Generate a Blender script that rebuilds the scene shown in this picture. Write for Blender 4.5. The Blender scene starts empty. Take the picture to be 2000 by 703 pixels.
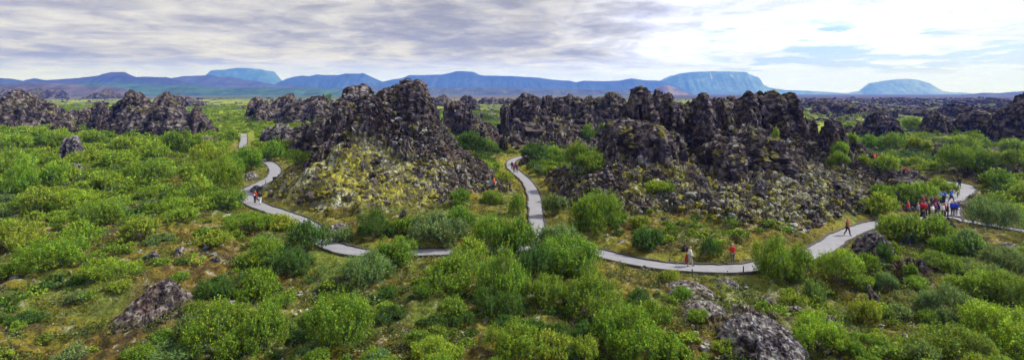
import bpy, bmesh, math, random
import numpy as np

random.seed(7); rng = np.random.default_rng(7)
CAMZ = 15.0; HZ = 183.0; F = 1000.0
sc = bpy.context.scene
col = sc.collection
RAD = math.radians

# ------------------------------------------------------------------ noise
def _h(ix, iy, iz, seed):
    h = (ix.astype(np.int64)*374761393 + iy.astype(np.int64)*668265263 + iz.astype(np.int64)*2147483647 + seed*974634777) & 0xFFFFFFFF
    h = ((h ^ (h >> 13)) * 1274126177) & 0xFFFFFFFF
    h = ((h ^ (h >> 15)) * 2246822519) & 0xFFFFFFFF
    return ((h ^ (h >> 16)) & 0xFFFFFF) / float(0xFFFFFF)

def vnoise(x, y, z=None, seed=0):
    """value noise -1..1"""
    x = np.asarray(x, float); y = np.asarray(y, float)
    ix = np.floor(x); iy = np.floor(y)
    fx = x-ix; fy = y-iy
    fx = fx*fx*(3-2*fx); fy = fy*fy*(3-2*fy)
    if z is None:
        zz = np.zeros_like(ix)
        a = _h(ix, iy, zz, seed)*(1-fx)+_h(ix+1, iy, zz, seed)*fx
        b = _h(ix, iy+1, zz, seed)*(1-fx)+_h(ix+1, iy+1, zz, seed)*fx
        return (a*(1-fy)+b*fy)*2-1
    z = np.asarray(z, float); iz = np.floor(z); fz = z-iz; fz = fz*fz*(3-2*fz)
    r = 0
    for dz, wz in ((0, 1-fz), (1, fz)):
        a = _h(ix, iy, iz+dz, seed)*(1-fx)+_h(ix+1, iy, iz+dz, seed)*fx
        b = _h(ix, iy+1, iz+dz, seed)*(1-fx)+_h(ix+1, iy+1, iz+dz, seed)*fx
        r = r + (a*(1-fy)+b*fy)*wz
    return r*2-1

def fbm(x, y, z=None, seed=0, oct=4, gain=.5):
    s = 0; a = 1; t = 0; f = 1.0
    for o in range(oct):
        s = s + a*vnoise(x*f+o*17.3, y*f-o*9.1, None if z is None else z*f+o*5.7, seed+o)
        t += a; a *= gain; f *= 2.03
    return s/t

def worley(x, y, z=None, seed=0):
    """returns (random value of nearest cell 0..1, F1, F2)"""
    x = np.asarray(x, float); y = np.asarray(y, float)
    ix = np.floor(x); iy = np.floor(y)
    F1 = np.full(x.shape, 9.); F2 = np.full(x.shape, 9.); V = np.zeros(x.shape)
    zr = (0,) if z is None else (-1, 0, 1)
    if z is None: iz = np.zeros_like(ix)
    else:
        z = np.asarray(z, float); iz = np.floor(z)
    for dx in (-1, 0, 1):
        for dy in (-1, 0, 1):
            for dz in zr:
                cx = ix+dx; cy = iy+dy; cz = iz+dz
                d = (cx+_h(cx, cy, cz, seed)-x)**2+(cy+_h(cx, cy, cz, seed+1)-y)**2
                if z is not None: d = d+(cz+_h(cx, cy, cz, seed+2)-z)**2
                d = np.sqrt(d)
                m = d < F1
                F2 = np.where(m, F1, np.minimum(F2, d))
                V = np.where(m, _h(cx, cy, cz, seed+3), V)
                F1 = np.where(m, d, F1)
    return V, F1, F2

def sstep(a, b, x):
    t = np.clip((x-a)/(b-a), 0, 1)
    return t*t*(3-2*t)
def mix(a, b, t):
    return a*(1-t[..., None])+np.asarray(b)*t[..., None]

# ------------------------------------------------------------------ mesh helpers
def mk_mesh(name, V, faces, colr=None, smooth=False):
    """faces: (n,3) or (n,4) array, or list of such arrays"""
    V = np.ascontiguousarray(V, dtype=np.float32)
    fl = faces if isinstance(faces, (list, tuple)) else [faces]
    me = bpy.data.meshes.new(name)
    me.vertices.add(len(V)); me.vertices.foreach_set('co', V.ravel())
    loops = np.concatenate([f.ravel() for f in fl]).astype(np.int32)
    tot = np.concatenate([np.full(len(f), f.shape[1], np.int32) for f in fl])
    start = np.concatenate([[0], np.cumsum(tot)[:-1]]).astype(np.int32)
    me.loops.add(len(loops)); me.loops.foreach_set('vertex_index', loops)
    me.polygons.add(len(tot)); me.polygons.foreach_set('loop_start', start); me.polygons.foreach_set('loop_total', tot)
    me.polygons.foreach_set('use_smooth', np.full(len(tot), smooth, bool))
    me.update(calc_edges=True)
    if colr is not None:
        c = np.ones((len(V), 4), np.float32); c[:, :3] = colr
        a = me.color_attributes.new('Col', 'FLOAT_COLOR', 'POINT'); a.data.foreach_set('color', c.ravel())
    return me

def link(name, me, mat=None, parent=None, loc=None):
    o = bpy.data.objects.new(name, me); col.objects.link(o)
    if mat is not None and me is not None and len(me.materials) == 0: me.materials.append(mat)
    if parent is not None: o.parent = parent
    if loc is not None: o.location = loc
    return o
def tag(o, label=None, cat=None, group=None, kind=None):
    if label: o['label'] = label
    if cat: o['category'] = cat
    if group: o['group'] = group
    if kind: o['kind'] = kind
    return o

def grid_faces(nr, nc):
    i = np.arange((nr-1)*(nc-1)); r = i//(nc-1); c = i % (nc-1)
    a = r*nc+c
    return np.stack([a, a+1, a+nc+1, a+nc], 1)

# ------------------------------------------------------------------ materials
def mat_new(name):
    m = bpy.data.materials.new(name); m.use_nodes = True
    nt = m.node_tree; nt.nodes.clear()
    return m, nt
def N(nt, t, **kw):
    n = nt.nodes.new(t)
    for k, v in kw.items():
        if k[0] == '_': setattr(n, k[1:], v)
        else: n.inputs[k.replace('_', ' ')].default_value = v
    return n
def L(nt, a, b): nt.links.new(a, b)

def surf_material(name, fine=9.0, lo=.55, hi=1.45, bump=.5, dist=.08, rough=.95, spec=.2, coarse=1.3):
    """vertex albedo broken up by two scales of noise, with bump"""
    m, nt = mat_new(name)
    out = N(nt, 'ShaderNodeOutputMaterial'); bs = N(nt, 'ShaderNodeBsdfPrincipled')
    bs.inputs['Roughness'].default_value = rough; bs.inputs['Specular IOR Level'].default_value = spec
    at = N(nt, 'ShaderNodeAttribute'); at.attribute_name = 'Col'
    geo = N(nt, 'ShaderNodeNewGeometry')
    n1 = N(nt, 'ShaderNodeTexNoise', Scale=fine, Detail=5.0, Roughness=.7)
    n2 = N(nt, 'ShaderNodeTexNoise', Scale=coarse, Detail=4.0, Roughness=.6)
    L(nt, geo.outputs['Position'], n1.inputs['Vector']); L(nt, geo.outputs['Position'], n2.inputs['Vector'])
    mr = N(nt, 'ShaderNodeMapRange'); mr.inputs['From Min'].default_value = .3; mr.inputs['From Max'].default_value = .7
    mr.inputs['To Min'].default_value = lo; mr.inputs['To Max'].default_value = hi
    L(nt, n1.outputs['Fac'], mr.inputs['Value'])
    mr2 = N(nt, 'ShaderNodeMapRange'); mr2.inputs['From Min'].default_value = .3; mr2.inputs['From Max'].default_value = .7
    mr2.inputs['To Min'].default_value = .8; mr2.inputs['To Max'].default_value = 1.2
    L(nt, n2.outputs['Fac'], mr2.inputs['Value'])
    mu = N(nt, 'ShaderNodeMath', _operation='MULTIPLY'); L(nt, mr.outputs[0], mu.inputs[0]); L(nt, mr2.outputs[0], mu.inputs[1])
    vm = N(nt, 'ShaderNodeVectorMath', _operation='SCALE')
    L(nt, at.outputs['Color'], vm.inputs[0]); L(nt, mu.outputs[0], vm.inputs['Scale'])
    L(nt, vm.outputs[0], bs.inputs['Base Color'])
    bp = N(nt, 'ShaderNodeBump', Strength=bump, Distance=dist); L(nt, n1.outputs['Fac'], bp.inputs['Height'])
    L(nt, bp.outputs[0], bs.inputs['Normal'])
    L(nt, bs.outputs[0], out.inputs[0])
    return m

def leaf_material(name, use_object=True):
    m, nt = mat_new(name)
    out = N(nt, 'ShaderNodeOutputMaterial'); bs = N(nt, 'ShaderNodeBsdfPrincipled'); tr = N(nt, 'ShaderNodeBsdfTranslucent')
    bs.inputs['Roughness'].default_value = .6; bs.inputs['Specular IOR Level'].default_value = .12
    at = N(nt, 'ShaderNodeAttribute'); at.attribute_name = 'Col'
    mx = N(nt, 'ShaderNodeMixShader', Fac=.35)
    if use_object:
        oi = N(nt, 'ShaderNodeObjectInfo')
        vm = N(nt, 'ShaderNodeVectorMath', _operation='MULTIPLY')
        L(nt, at.outputs['Color'], vm.inputs[0]); L(nt, oi.outputs['Color'], vm.inputs[1]); c = vm.outputs[0]
    else: c = at.outputs['Color']
    v2 = N(nt, 'ShaderNodeVectorMath', _operation='MULTIPLY'); v2.inputs[1].default_value = (1.25, 1.2, .6)
    L(nt, c, v2.inputs[0])
    L(nt, c, bs.inputs['Base Color']); L(nt, v2.outputs[0], tr.inputs['Color'])
    L(nt, bs.outputs[0], mx.inputs[1]); L(nt, tr.outputs[0], mx.inputs[2]); L(nt, mx.outputs[0], out.inputs[0])
    return m

def plain(name, c, rough=.8, n=0.25, scale=20):
    m, nt = mat_new(name)
    out = N(nt, 'ShaderNodeOutputMaterial'); bs = N(nt, 'ShaderNodeBsdfPrincipled'); bs.inputs['Roughness'].default_value = rough
    geo = N(nt, 'ShaderNodeNewGeometry'); nz = N(nt, 'ShaderNodeTexNoise', Scale=float(scale), Detail=4.0)
    L(nt, geo.outputs['Position'], nz.inputs['Vector'])
    mr = N(nt, 'ShaderNodeMapRange'); mr.inputs['To Min'].default_value = 1-n; mr.inputs['To Max'].default_value = 1+n
    L(nt, nz.outputs['Fac'], mr.inputs['Value'])
    vm = N(nt, 'ShaderNodeVectorMath', _operation='SCALE'); vm.inputs[0].default_value = c[:3]
    L(nt, mr.outputs[0], vm.inputs['Scale']); L(nt, vm.outputs[0], bs.inputs['Base Color']); L(nt, bs.outputs[0], out.inputs[0])
    return m

M_GROUND = surf_material('ground_cover', fine=6, lo=.3, hi=1.75, bump=1.0, dist=.12)
M_LAVA = surf_material('lava_rock', fine=5, lo=.5, hi=1.6, bump=.9, dist=.15, coarse=1.0)
M_BOULDER = surf_material('lichen_boulder', fine=9, lo=.35, hi=1.8, bump=1., dist=.08, coarse=2.5)
M_HILL = surf_material('distant_hill', fine=.012, lo=.45, hi=1.55, bump=.0, dist=1, coarse=.003)
M_LEAF = leaf_material('bush_leaves'); M_LEAF2 = leaf_material('scrub_leaves', False)
M_STEM = plain('bark', (.16, .13, .11))
M_PATH = plain('asphalt_path', (.245, .242, .256), .9, .30, 1.1)
M_KERB = plain('path_edging', (.07, .06, .05), .95, .4, 3)

# ------------------------------------------------------------------ photo geometry
def gp(u, v, z=0.):
    D = (CAMZ-z)*F/(v-HZ)
    return ((u-1000)/F*D, D)
def smooth_line(pts, n=14):
    P = np.array([pts[0]]+list(pts)+[pts[-1]], float); out = []
    for i in range(1, len(P)-2):
        for t in np.linspace(0, 1, n, endpoint=False):
            p0, p1, p2, p3 = P[i-1:i+3]
            out.append(.5*((2*p1)+(-p0+p2)*t+(2*p0-5*p1+4*p2-p3)*t*t+(-p0+3*p1-3*p2+p3)*t**3))
    out.append(P[-2]); return np.array(out)

PATHS = {}
_main = [(476,262),(476,275),(475,290),(488,300),(512,313),(530,322),(538,334),(530,348),(505,361),(483,374),(482,388),(505,402),(530,411),(560,421),(592,434),(622,456),(638,476),(665,487),(700,494),(745,497),(830,494),(900,492),(980,488),(1060,486),(1120,486),(1165,493),(1200,503),(1250,514),(1310,522),(1380,526),(1450,525),(1520,514),(1570,502),(1610,484),(1640,464),(1680,447),(1715,438),(1760,432),(1810,428),(1855,427),(1890,433),(1930,440),(2000,452),(2120,470)]
_mid = [(1062,486),(1052,455),(1048,430),(1046,405),(1042,380),(1030,356),(1010,338),(998,326),(1000,315),(1012,309),(1030,305),(1050,303)]
_right = [(1852,428),(1851,410),(1856,396),(1868,384),(1884,373),(1884,364),(1868,359),(1840,355),(1800,350),(1765,345),(1730,333),(1705,322),(1680,312)]
def wpath(p): return smooth_line([gp(u, v) for u, v in p])
P_MAIN, P_MID, P_RIGHT = wpath(_main), wpath(_mid), wpath(_right)
ALLP = np.concatenate([P_MAIN, P_MID, P_RIGHT])
_gx = np.arange(-140, 180, .6); _gy = np.arange(20, 260, .6)
_PD = np.full((len(_gy), len(_gx)), 99.)
_GX, _GY = np.meshgrid(_gx, _gy)
for p in ALLP[::2]:
    _PD = np.minimum(_PD, (_GX-p[0])**2+(_GY-p[1])**2)
_PD = np.sqrt(_PD)
def pathdist(x, y):
    fx = np.clip((x-_gx[0])/.6, 0, len(_gx)-1.001); fy = np.clip((y-_gy[0])/.6, 0, len(_gy)-1.001)
    ix = fx.astype(int); iy = fy.astype(int); fx = fx-ix; fy = fy-iy
    d = (_PD[iy, ix]*(1-fx)+_PD[iy, ix+1]*fx)*(1-fy)+(_PD[iy+1, ix]*(1-fx)+_PD[iy+1, ix+1]*fx)*fy
    out = (x < _gx[0]) | (x > _gx[-1]) | (y < _gy[0]) | (y > _gy[-1])
    return np.where(out, 99., d)

# hills of the near lava landscape: X, Y, rx_left, rx_right, ry_front, ry_back, height, power
HILLS = [(-18.5, 82, 22, 17.6, 21, 20, 12.0, 1.15), (-20.6, 82.5, 8.8, 12.4, 13, 9, 14.0, .5), (-27, 82, 9, 7, 11, 11, 8.5, .9), (-33, 80, 6, 6, 9, 9, 5, 1.),
         (35, 81, 24, 24, 33, 22, 7.0, 1.1), (19, 78, 14, 12, 20, 14, 8.6, .75),
         (21.6, 84.5, 6.2, 6.5, 8, 9, 11.2, .65), (29, 93, 6.0, 7, 9, 8, 10.6, .75), (38, 86, 7.5, 8.5, 14, 9, 10.4, .7), (37.5, 74, 7, 7.5, 6, 8, 7.6, .7),
         (49.5, 97.5, 7.5, 9.5, 13, 10, 12.0, .75), (40, 108, 10, 12, 12, 12, 9, .8), (57, 91, 14, 13, 20, 15, 7.4, 1.0),
         (8, 170, 15, 17, 26, 20, 11.0, .8), (25, 170, 16, 15, 26, 20, 11.0, .8), (-10, 152, 7, 8, 9, 9, 7, .8), (16, 150, 20, 14, 16, 20, 5.5, 1.1),
         (-222, 236, 24, 22, 28, 30, 8.5, .9), (-126, 186, 18, 15, 10, 12, 5, 1.), (-50, 128, 9, 9, 9, 10, 6.5, .8), (180, 152, 26, 70, 30, 40, 12, 1.1),
         (78, 69, 9, 12, 6, 12, 1.6, 1.5), (-23.5, 35, 5, 4, 5, 4, 1.0, 1.6), (15, 34, 6, 9, 5, 5, .9, 1.5), (33, 42, 6, 7, 5, 5, 1.0, 1.5), (86, 88, 16, 20, 12, 14, 2.5, 1.4)]
def hillz(x, y):
    x = np.asarray(x, float); y = np.asarray(y, float); z = np.zeros(x.shape)
    if x.size > 5000:
        m = (y < 330) & (x > -270) & (x < 245)
        if not m.all():
            z[m] = hillz(x[m], y[m]); return z
    wob = 1+.16*vnoise(x/6.5, y/6.5, seed=31)+.07*vnoise(x/2.3, y/2.3, seed=32)
    for (hx, hy, rl, rr, rf, rb, h, p) in HILLS:
        dx = x-hx; dy = y-hy
        r = np.sqrt((dx/np.where(dx < 0, rl, rr))**2+(dy/np.where(dy < 0, rf, rb))**2)*wob
        z = z+(h*np.clip(1-r, 0, 1)**p)**4
    return z**.25
def H0(x, y):
    x = np.asarray(x, float); y = np.asarray(y, float)
    pd = pathdist(x, y)
    pm = sstep(1.6, 7, pd)
    far = sstep(150, 600, y)
    und = fbm(x/17, y/17, seed=5, oct=3)*1.7+fbm(x/5, y/5, seed=6, oct=2)*.35
    und = und*(1-far)+far*fbm(x/90, y/90, seed=8, oct=3)*1.6
    hz = hillz(x, y)
    return und*pm+hz*sstep(.9, 5.5, pd)

def march(u, v):
    D = np.geomspace(14, 2200, 2600)
    x = (u-1000)/F*D; z = CAMZ-(v-HZ)/F*D
    h = H0(x, D)
    k = np.nonzero(h >= z)[0]
    i = k[0] if len(k) else len(D)-1
    return float(x[i]), float(D[i]), float(h[i])

# ------------------------------------------------------------------ ground sheet
HILL_A = (-18.5, 82)
def g2(u, v, cu, cv, su, sv): return np.exp(-((u-cu)/su)**2-((v-cv)/sv)**2)

def rockmask(x, y, hz):
    """bare lava rubble on the hills"""
    n = fbm(x/5, y/5, seed=41, oct=3)
    A = sstep(.25, 1.1, hz+n*.7)*(y < 300)
    D = np.maximum(y, 5); u = 1000+x/D*F
    v = HZ+(CAMZ-hz)/D*F
    mossA = sstep(-1, 1, ((795-u)/45+np.clip((v-311)/14, -5, 1.3))+n*1.2)*(np.abs(x+24) < 24)*(y > 58)*(y < 105)   # mossy left flank of the big hill
    return A, mossA, n, u, v

def ground_color(x, y, zz, A, mossA, n, u, v, pd):
    a = fbm(x/4.5, y/4.5, seed=51, oct=4); b = fbm(x/1.3+9, y/1.3, seed=52, oct=4); c = fbm(x/.45, y/.45, seed=53, oct=3)
    d = fbm(x/9, y/9, seed=54, oct=3)
    C = np.empty(x.shape+(3,)); C[:] = (.135, .115, .010)
    C = mix(C, (.22, .165, .012), sstep(-.15, .35, b)*.8)
    C = mix(C, (.100, .055, .012), sstep(.05, .5, a+.35*c)*.65)
    C = mix(C, (.065, .095, .010), sstep(.0, .35, -a+.4*b)*.8)
    C = mix(C, (.035, .024, .012), sstep(.2, .5, -b+.3*c)*.75)
    C = mix(C, (.028, .020, .010), sstep(.12, .38, -c+.4*a)*.8)
    C = mix(C, (.20, .20, .05), sstep(.25, .5, c-.3*a)*.6)
    C = mix(C, (.33, .32, .24), sstep(.42, .58, c+.35*b)*.7)
    C = mix(C, (.09, .15, .02), sstep(.15, .5, d)*.4*(y < 130))
    # greener and yellower patches
    lush = g2(u, v, 640, 520, 45, 40)+g2(u, v, 1010, 600, 60, 60)+g2(u, v, 600, 470, 60, 30)
    C = mix(C, (.05, .12, .015), np.clip(lush, 0, 1)*.7)
    gold = g2(u, v, 985, 318, 75, 22)+g2(u, v, 1100, 370, 60, 35)+g2(u, v, 1100, 545, 90, 30)*.4+np.exp(-((pd-2.2)/1.3)**2)*.55
    C = mix(C, (.23, .21, .022), np.clip(gold*(.75+.5*b), 0, 1)*.85)
    earth = .25*sstep(.1,.5,b)+g2(u, v, 300, 580, 70, 50)+g2(u, v, 760, 590, 60, 60)*.6+g2(u, v, 1350, 640, 40, 40)*.6+g2(u, v, 1870, 412, 30, 14)*1.2
    C = mix(C, (.080, .050, .02), np.clip(earth*(.8+b), 0, 1)*.7)
    # rock
    nr = (A > .01) & (y < 330)
    w1 = np.zeros(x.shape); w2 = np.zeros(x.shape); b = b.copy(); c = c.copy()
    w1[nr] = worley(x[nr]/.9, y[nr]/.9, zz[nr]/.9, seed=61)[0]; w2[nr] = worley(x[nr]/.34, y[nr]/.34, zz[nr]/.34, seed=64)[0]
    b[nr] = fbm(x[nr]/1.3+9, y[nr]/1.3, zz[nr]/1.1, seed=52, oct=4); c[nr] = fbm(x[nr]/.45, y[nr]/.45, zz[nr]/.4, seed=53, oct=3)
    R = np.empty(C.shape); R[:] = (.052, .039, .029)
    R = mix(R, (.125, .105, .092), w1*.8*(w2 > .35))
    R = mix(R, (.075, .045, .032), sstep(.05, .4, a)*.6)
    R = mix(R, (.30, .30, .24), ((w2 > .72)*(w1 > .35)*sstep(-.3, .3, -a+b*.6))*.75)
    R = mix(R, (.16, .15, .02), sstep(.05, .4, b-.2*a)*.55*(w2 < .6))
    C = mix(C, 0, np.zeros(x.shape)) if False else C*(1-A[..., None])+R*A[..., None]
    # mossy flanks with pale lichen
    S = np.empty(C.shape); S[:] = (.15, .145, .02)
    S = mix(S, (.35, .325, .045), sstep(-.15, .35, c+b*.4)*.9)
    S = mix(S, (.40, .41, .29), (w2 > .60)*sstep(-.35, .2, a+.5*b)*.85)
    S = mix(S, (.05, .04, .035), ((w1 > .7)+(w2 < .14) > 0)*.75)
    mb = g2(u, v, 1480, 440, 130, 60)*.9+g2(u, v, 1640, 345, 60, 40)*.8+g2(u, v, 1260, 345, 85, 55)*1.6+g2(u, v, 1380, 305, 60, 25)*.8+g2(u, v, 1400, 470, 260, 38)*1.5+g2(u, v, 1470, 400, 150, 50)*.7+g2(u, v, 1600, 400, 60, 50)*.6+g2(u, v, 1150, 410, 60, 40)*.8
    ms = np.clip(mossA+mb*sstep(-.3, .25, b+a*.5)*A, 0, 1)
    S2 = mix(S, (.17, .16, .012), g2(u, v, 1260, 345, 90, 50)*.85)
    C = C*(1-ms[..., None])+S2*ms[..., None]
    # beyond 130 m: scrub carpet on the left, lava plain on the right
    f = sstep(120, 210, y)
    e = fbm(x/22, y/60, seed=71, oct=4); e2 = fbm(x/7, y/16, seed=72, oct=3)
    G = np.empty(C.shape); G[:] = (.20, .25, .018)
    G = mix(G, (.28, .30, .025), sstep(-.1, .4, e2)*.7)
    G = mix(G, (.07, .10, .02), sstep(.1, .4, -e2)*.6)
    G = mix(G, (.055, .045, .045), sstep(.18, .34, e+.5*e2))
    Lv = np.empty(C.shape); Lv[:] = (.045, .038, .042)
    Lv = mix(Lv, (.10, .09, .075), sstep(.1, .5, e2)*.6)
    ef = fbm(x/160, y/420, seed=73, oct=4)
    Lv = mix(Lv, (.11, .155, .03), sstep(.02, .2, ef+.5*e)*(1-sstep(900, 1900, y))*.9)
    Lv = mix(Lv, (.20, .19, .09), sstep(.25, .4, e2+.3*ef)*.4*(y < 900))
    right = sstep(1480, 1640, u-e*60)*sstep(235, 380, y)
    midl = sstep(840, 900, u)*sstep(190, 330, y)*sstep(1.2, 0.0, np.abs(u-1100)/300)*.8
    Gf = G*(1-np.clip(right+midl, 0, 1)[..., None])+Lv*np.clip(right+midl, 0, 1)[..., None]
    f = f*(1-A)
    C = C*(1-f[..., None])+Gf*f[..., None]
    # far plain
    q = sstep(900, 1700, y)
    ff = fbm(x/900, y/1800, seed=81, oct=5)
    P = np.empty(C.shape); P[:] = (.055, .095, .035)
    P = mix(P, (.11, .085, .075), sstep(-.05, .3, ff))
    P = mix(P, (.03, .065, .03), sstep(.0, .3, -ff)*.8)
    P = mix(P, (.05, .042, .055), sstep(1180, 1330, u)*.95)
    C = C*(1-q[..., None])+P*q[..., None]
    return np.clip(C, .004, .6)

def build_ground():
    ys = [5.]
    while ys[-1] < 300: ys.append(ys[-1]*(1.0024 if 44 < ys[-1] < 116 else 1.0046))
    while ys[-1] < 13200: ys.append(ys[-1]*1.011)
    ys = np.array(ys)
    ti = np.arange(-1.06, 1.0601, .0021)
    to = np.geomspace(1.07, 2.4, 40)
    t = np.concatenate([-to[::-1], ti, to])
    Y, T = np.meshgrid(ys, t, indexing='ij')
    X = T*Y
    sh = X.shape; x = X.ravel(); y = Y.ravel()
    pd = pathdist(x, y)
    hz = hillz(x, y)*sstep(.9, 5.5, pd)
    z = H0(x, y)
    A, mossA, n, u, v = rockmask(x, y, hz)
    pdm = sstep(1.3, 2.6, pd)
    A = A*pdm; mossA = mossA*pdm*sstep(.1, .8, hz)
    near = y < 320
    xs = x[near]; yn = y[near]
    rk = fbm(xs/3, yn/3, seed=93, oct=3)*.9
    hm = fbm(xs/.8, yn/.8, seed=94, oct=4)*.42+np.abs(fbm(xs/2.6, yn/2.6, seed=95, oct=3))*1.0-.15
    amp = A[near]*(1-.8*mossA[near])*(1+.7*sstep(6, 10, z[near]))
    scale = np.where(yn > 120, 1.5, 1.0)
    dz = (rk*amp*scale+hm*(1-amp)*.7)*pdm[near]
    z[near] += dz
    farm = ~near
    lf = fbm(x[farm]/9, y[farm]/25, seed=97, oct=4)
    z[farm] += np.clip(lf, -.1, 1)*2.2*sstep(14000, 500, y[farm])
    z -= .10*(1-sstep(.9, 1.8, pd))
    # broken lava: push the rocky parts out along their own normal in blocks of three sizes
    Zg = z.reshape(sh)
    Px = np.gradient(X, axis=1); Pzx = np.gradient(Zg, axis=1)/np.maximum(Px, 1e-3); 
    Yd = np.gradient(Y, axis=0); Pzy = (np.gradient(Zg, axis=0)-Pzx*np.gradient(X, axis=0))/np.maximum(Yd, 1e-3)
    nx, ny = -Pzx.ravel(), -Pzy.ravel(); nl = np.sqrt(nx*nx+ny*ny+1)
    m = (A > .03) & near
    xm, ym, zm = x[m], y[m], z[m]
    w1, a1, b1 = worley(xm/1.5, ym/1.5, zm/1.3, seed=91); w2, a2, b2 = worley(xm/.62, ym/.62, zm/.55, seed=92); w3, _, _ = worley(xm/.28, ym/.28, zm/.25, seed=96)
    d = ((w1-.5)*.95+(w2-.5)*.60+(w3-.5)*.30-.3*(1-sstep(0, .2, b1-a1))-.15*(1-sstep(0, .22, b2-a2)))*amp[m[near]]*np.where(ym > 120, 1.5, 1.)*pdm[m]
    z0 = z.copy()
    x = x.copy(); y = y.copy()
    x[m] += nx[m]/nl[m]*d; y[m] += ny[m]/nl[m]*d; z[m] += d/nl[m]
    C = ground_color(x, y, z0, A, mossA, n, u, v, pd)
    me = mk_mesh('ground', np.stack([x, y, z], 1), grid_faces(*sh), C, smooth=False)
    o = link('ground', me, M_GROUND); tag(o, kind='structure')
    o['label'] = 'mossy heath ground with patches of bare lava'
    return o

# ------------------------------------------------------------------ path
def build_path(line, name, w=1.35):
    P = line; T = np.gradient(P, axis=0); T /= np.linalg.norm(T, axis=1)[:, None]+1e-9
    Nn = np.stack([-T[:, 1], T[:, 0]], 1)
    # walkway, as wide as in the photo
    hw = np.full(len(P), w)
    hw = hw*(1+.06*vnoise(np.arange(len(P))/9., np.zeros(len(P)), seed=3))
    n = len(P)
    cr = np.array([-1, -.5, 0, .5, 1])
    V = []
    for k in cr:
        q = P+Nn*(hw*k)[:, None]
        V.append(np.column_stack([q, np.full(n, .035+.02*(1-k*k))]))
    V = np.stack(V, 1).reshape(-1, 3)
    me = mk_mesh(name, V, grid_faces(n, 5), smooth=True)
    o = link(name, me, M_PATH); tag(o, 'pale grey asphalt path winding through the lava', kind='structure')
    for s in (-1, 1):
        V = []
        r = fbm(np.arange(n)/2.5, np.zeros(n)+s, seed=11, oct=2)
        for (k, zt) in ((.0, -.1), (.0, .15), (.16, .17), (.22, -.1)):
            off = hw+k+r*.15-.05
            q = P+Nn*(s*off)[:, None]
            V.append(np.column_stack([q, np.full(n, zt)+(r*.05 if zt > 0 else 0)]))
        V = np.stack(V, 1).reshape(-1, 3)
        e = link('path_edging', mk_mesh('path_edging', V, grid_faces(n, 4)), M_KERB); tag(e, 'low dark edging along the path', kind='structure')

# ------------------------------------------------------------------ lava formations
def rock_colors(P, nz, seed, moss=.3, lichen=.35, warm=.3, pale=0., k=1.0):
    x, y, z = P[:, 0], P[:, 1], P[:, 2]
    a = fbm(x/(2.2*k), y/(2.2*k), z/(2.2*k), seed=seed+1, oct=4); b = fbm(x/(.6*k), y/(.6*k), z/(.6*k), seed=seed+2, oct=3)
    C = np.empty((len(P), 3)); C[:] = (.042, .032, .025)
    C = mix(C, (.165, .135, .112), sstep(-.05, .42, b+.3*a))
    C = mix(C, (.115, .072, .048), sstep(.05, .45, a)*warm)
    C = mix(C, (.017, .014, .016), sstep(.0, .3, -b)*.85)
    if pale: C = mix(C, (.19, .17, .175), sstep(-.35, .25, b+a*.5)*pale)
    up = sstep(.15, .75, nz)
    C = mix(C, (.34, .34, .28), sstep(.18, .34, b+.15*a)*(.25+.75*up)*lichen)
    m = sstep(.10, .32, -a+.35*b)*sstep(.25, .8, nz)*moss
    C = mix(C, (.17, .155, .018), np.clip(m*1.5, 0, 1))
    return np.clip(C, .005, .6)

def vnormals(P, Fq):
    a = P[Fq[:, 2]]-P[Fq[:, 0]]; b = P[Fq[:, 3 if Fq.shape[1] == 4 else 1]]-P[Fq[:, 1 if Fq.shape[1] == 4 else 0]]
    fn = np.cross(a, b) if Fq.shape[1] == 4 else np.cross(P[Fq[:, 1]]-P[Fq[:, 0]], P[Fq[:, 2]]-P[Fq[:, 0]])
    vn = np.zeros_like(P)
    for j in range(Fq.shape[1]): np.add.at(vn, Fq[:, j], fn)
    l = np.linalg.norm(vn, axis=1)[:, None]; return vn/np.maximum(l, 1e-9)

def lava_disp(P, n, k, amp, seed, strata=.5):
    x, y, z = P.T
    # sheared, slightly flattened cells read as broken lava blocks
    w1, a1, b1 = worley(x/(2.1*k)+.35*vnoise(x/k, z/k, y/k, seed=seed+70), y/(2.1*k), z/(2.3*k)+.35*vnoise(z/k, y/k, x/k, seed=seed+71), seed=seed)
    w2, a2, b2 = worley(x/(.85*k), y/(.85*k), z/(.85*k), seed=seed+5)
    w3, a3, b3 = worley(x/(.36*k), y/(.36*k), z/(.36*k), seed=seed+9)
    d = (w1-.5)*.75+(w2-.5)*.70+(w3-.5)*.38
    d -= .35*(1-sstep(0, .22, b1-a1))+.18*(1-sstep(0, .25, b2-a2))
    d += fbm(x/(3.2*k), y/(3.2*k), z/(3.2*k), seed=seed+20, oct=3)*.75
    zz = z/(1.0*k)+.6*fbm(x/(5*k), y/(5*k), seed=seed+30, oct=2)
    lay = _h(np.floor(zz), np.zeros_like(zz), np.zeros_like(zz), seed+40)
    d += (lay-.5)*strata*.45+.35*(1-2*np.abs(fbm(x/(1.6*k), y/(1.6*k), z/(1.6*k), seed=seed+50, oct=2)))
    d = .3-np.log1p(np.exp((.55-d)*3))/3; d = np.maximum(d, -1.7)
    return P+n*(d*amp*k)[:, None]*np.array([1, 1, .8])

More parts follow.
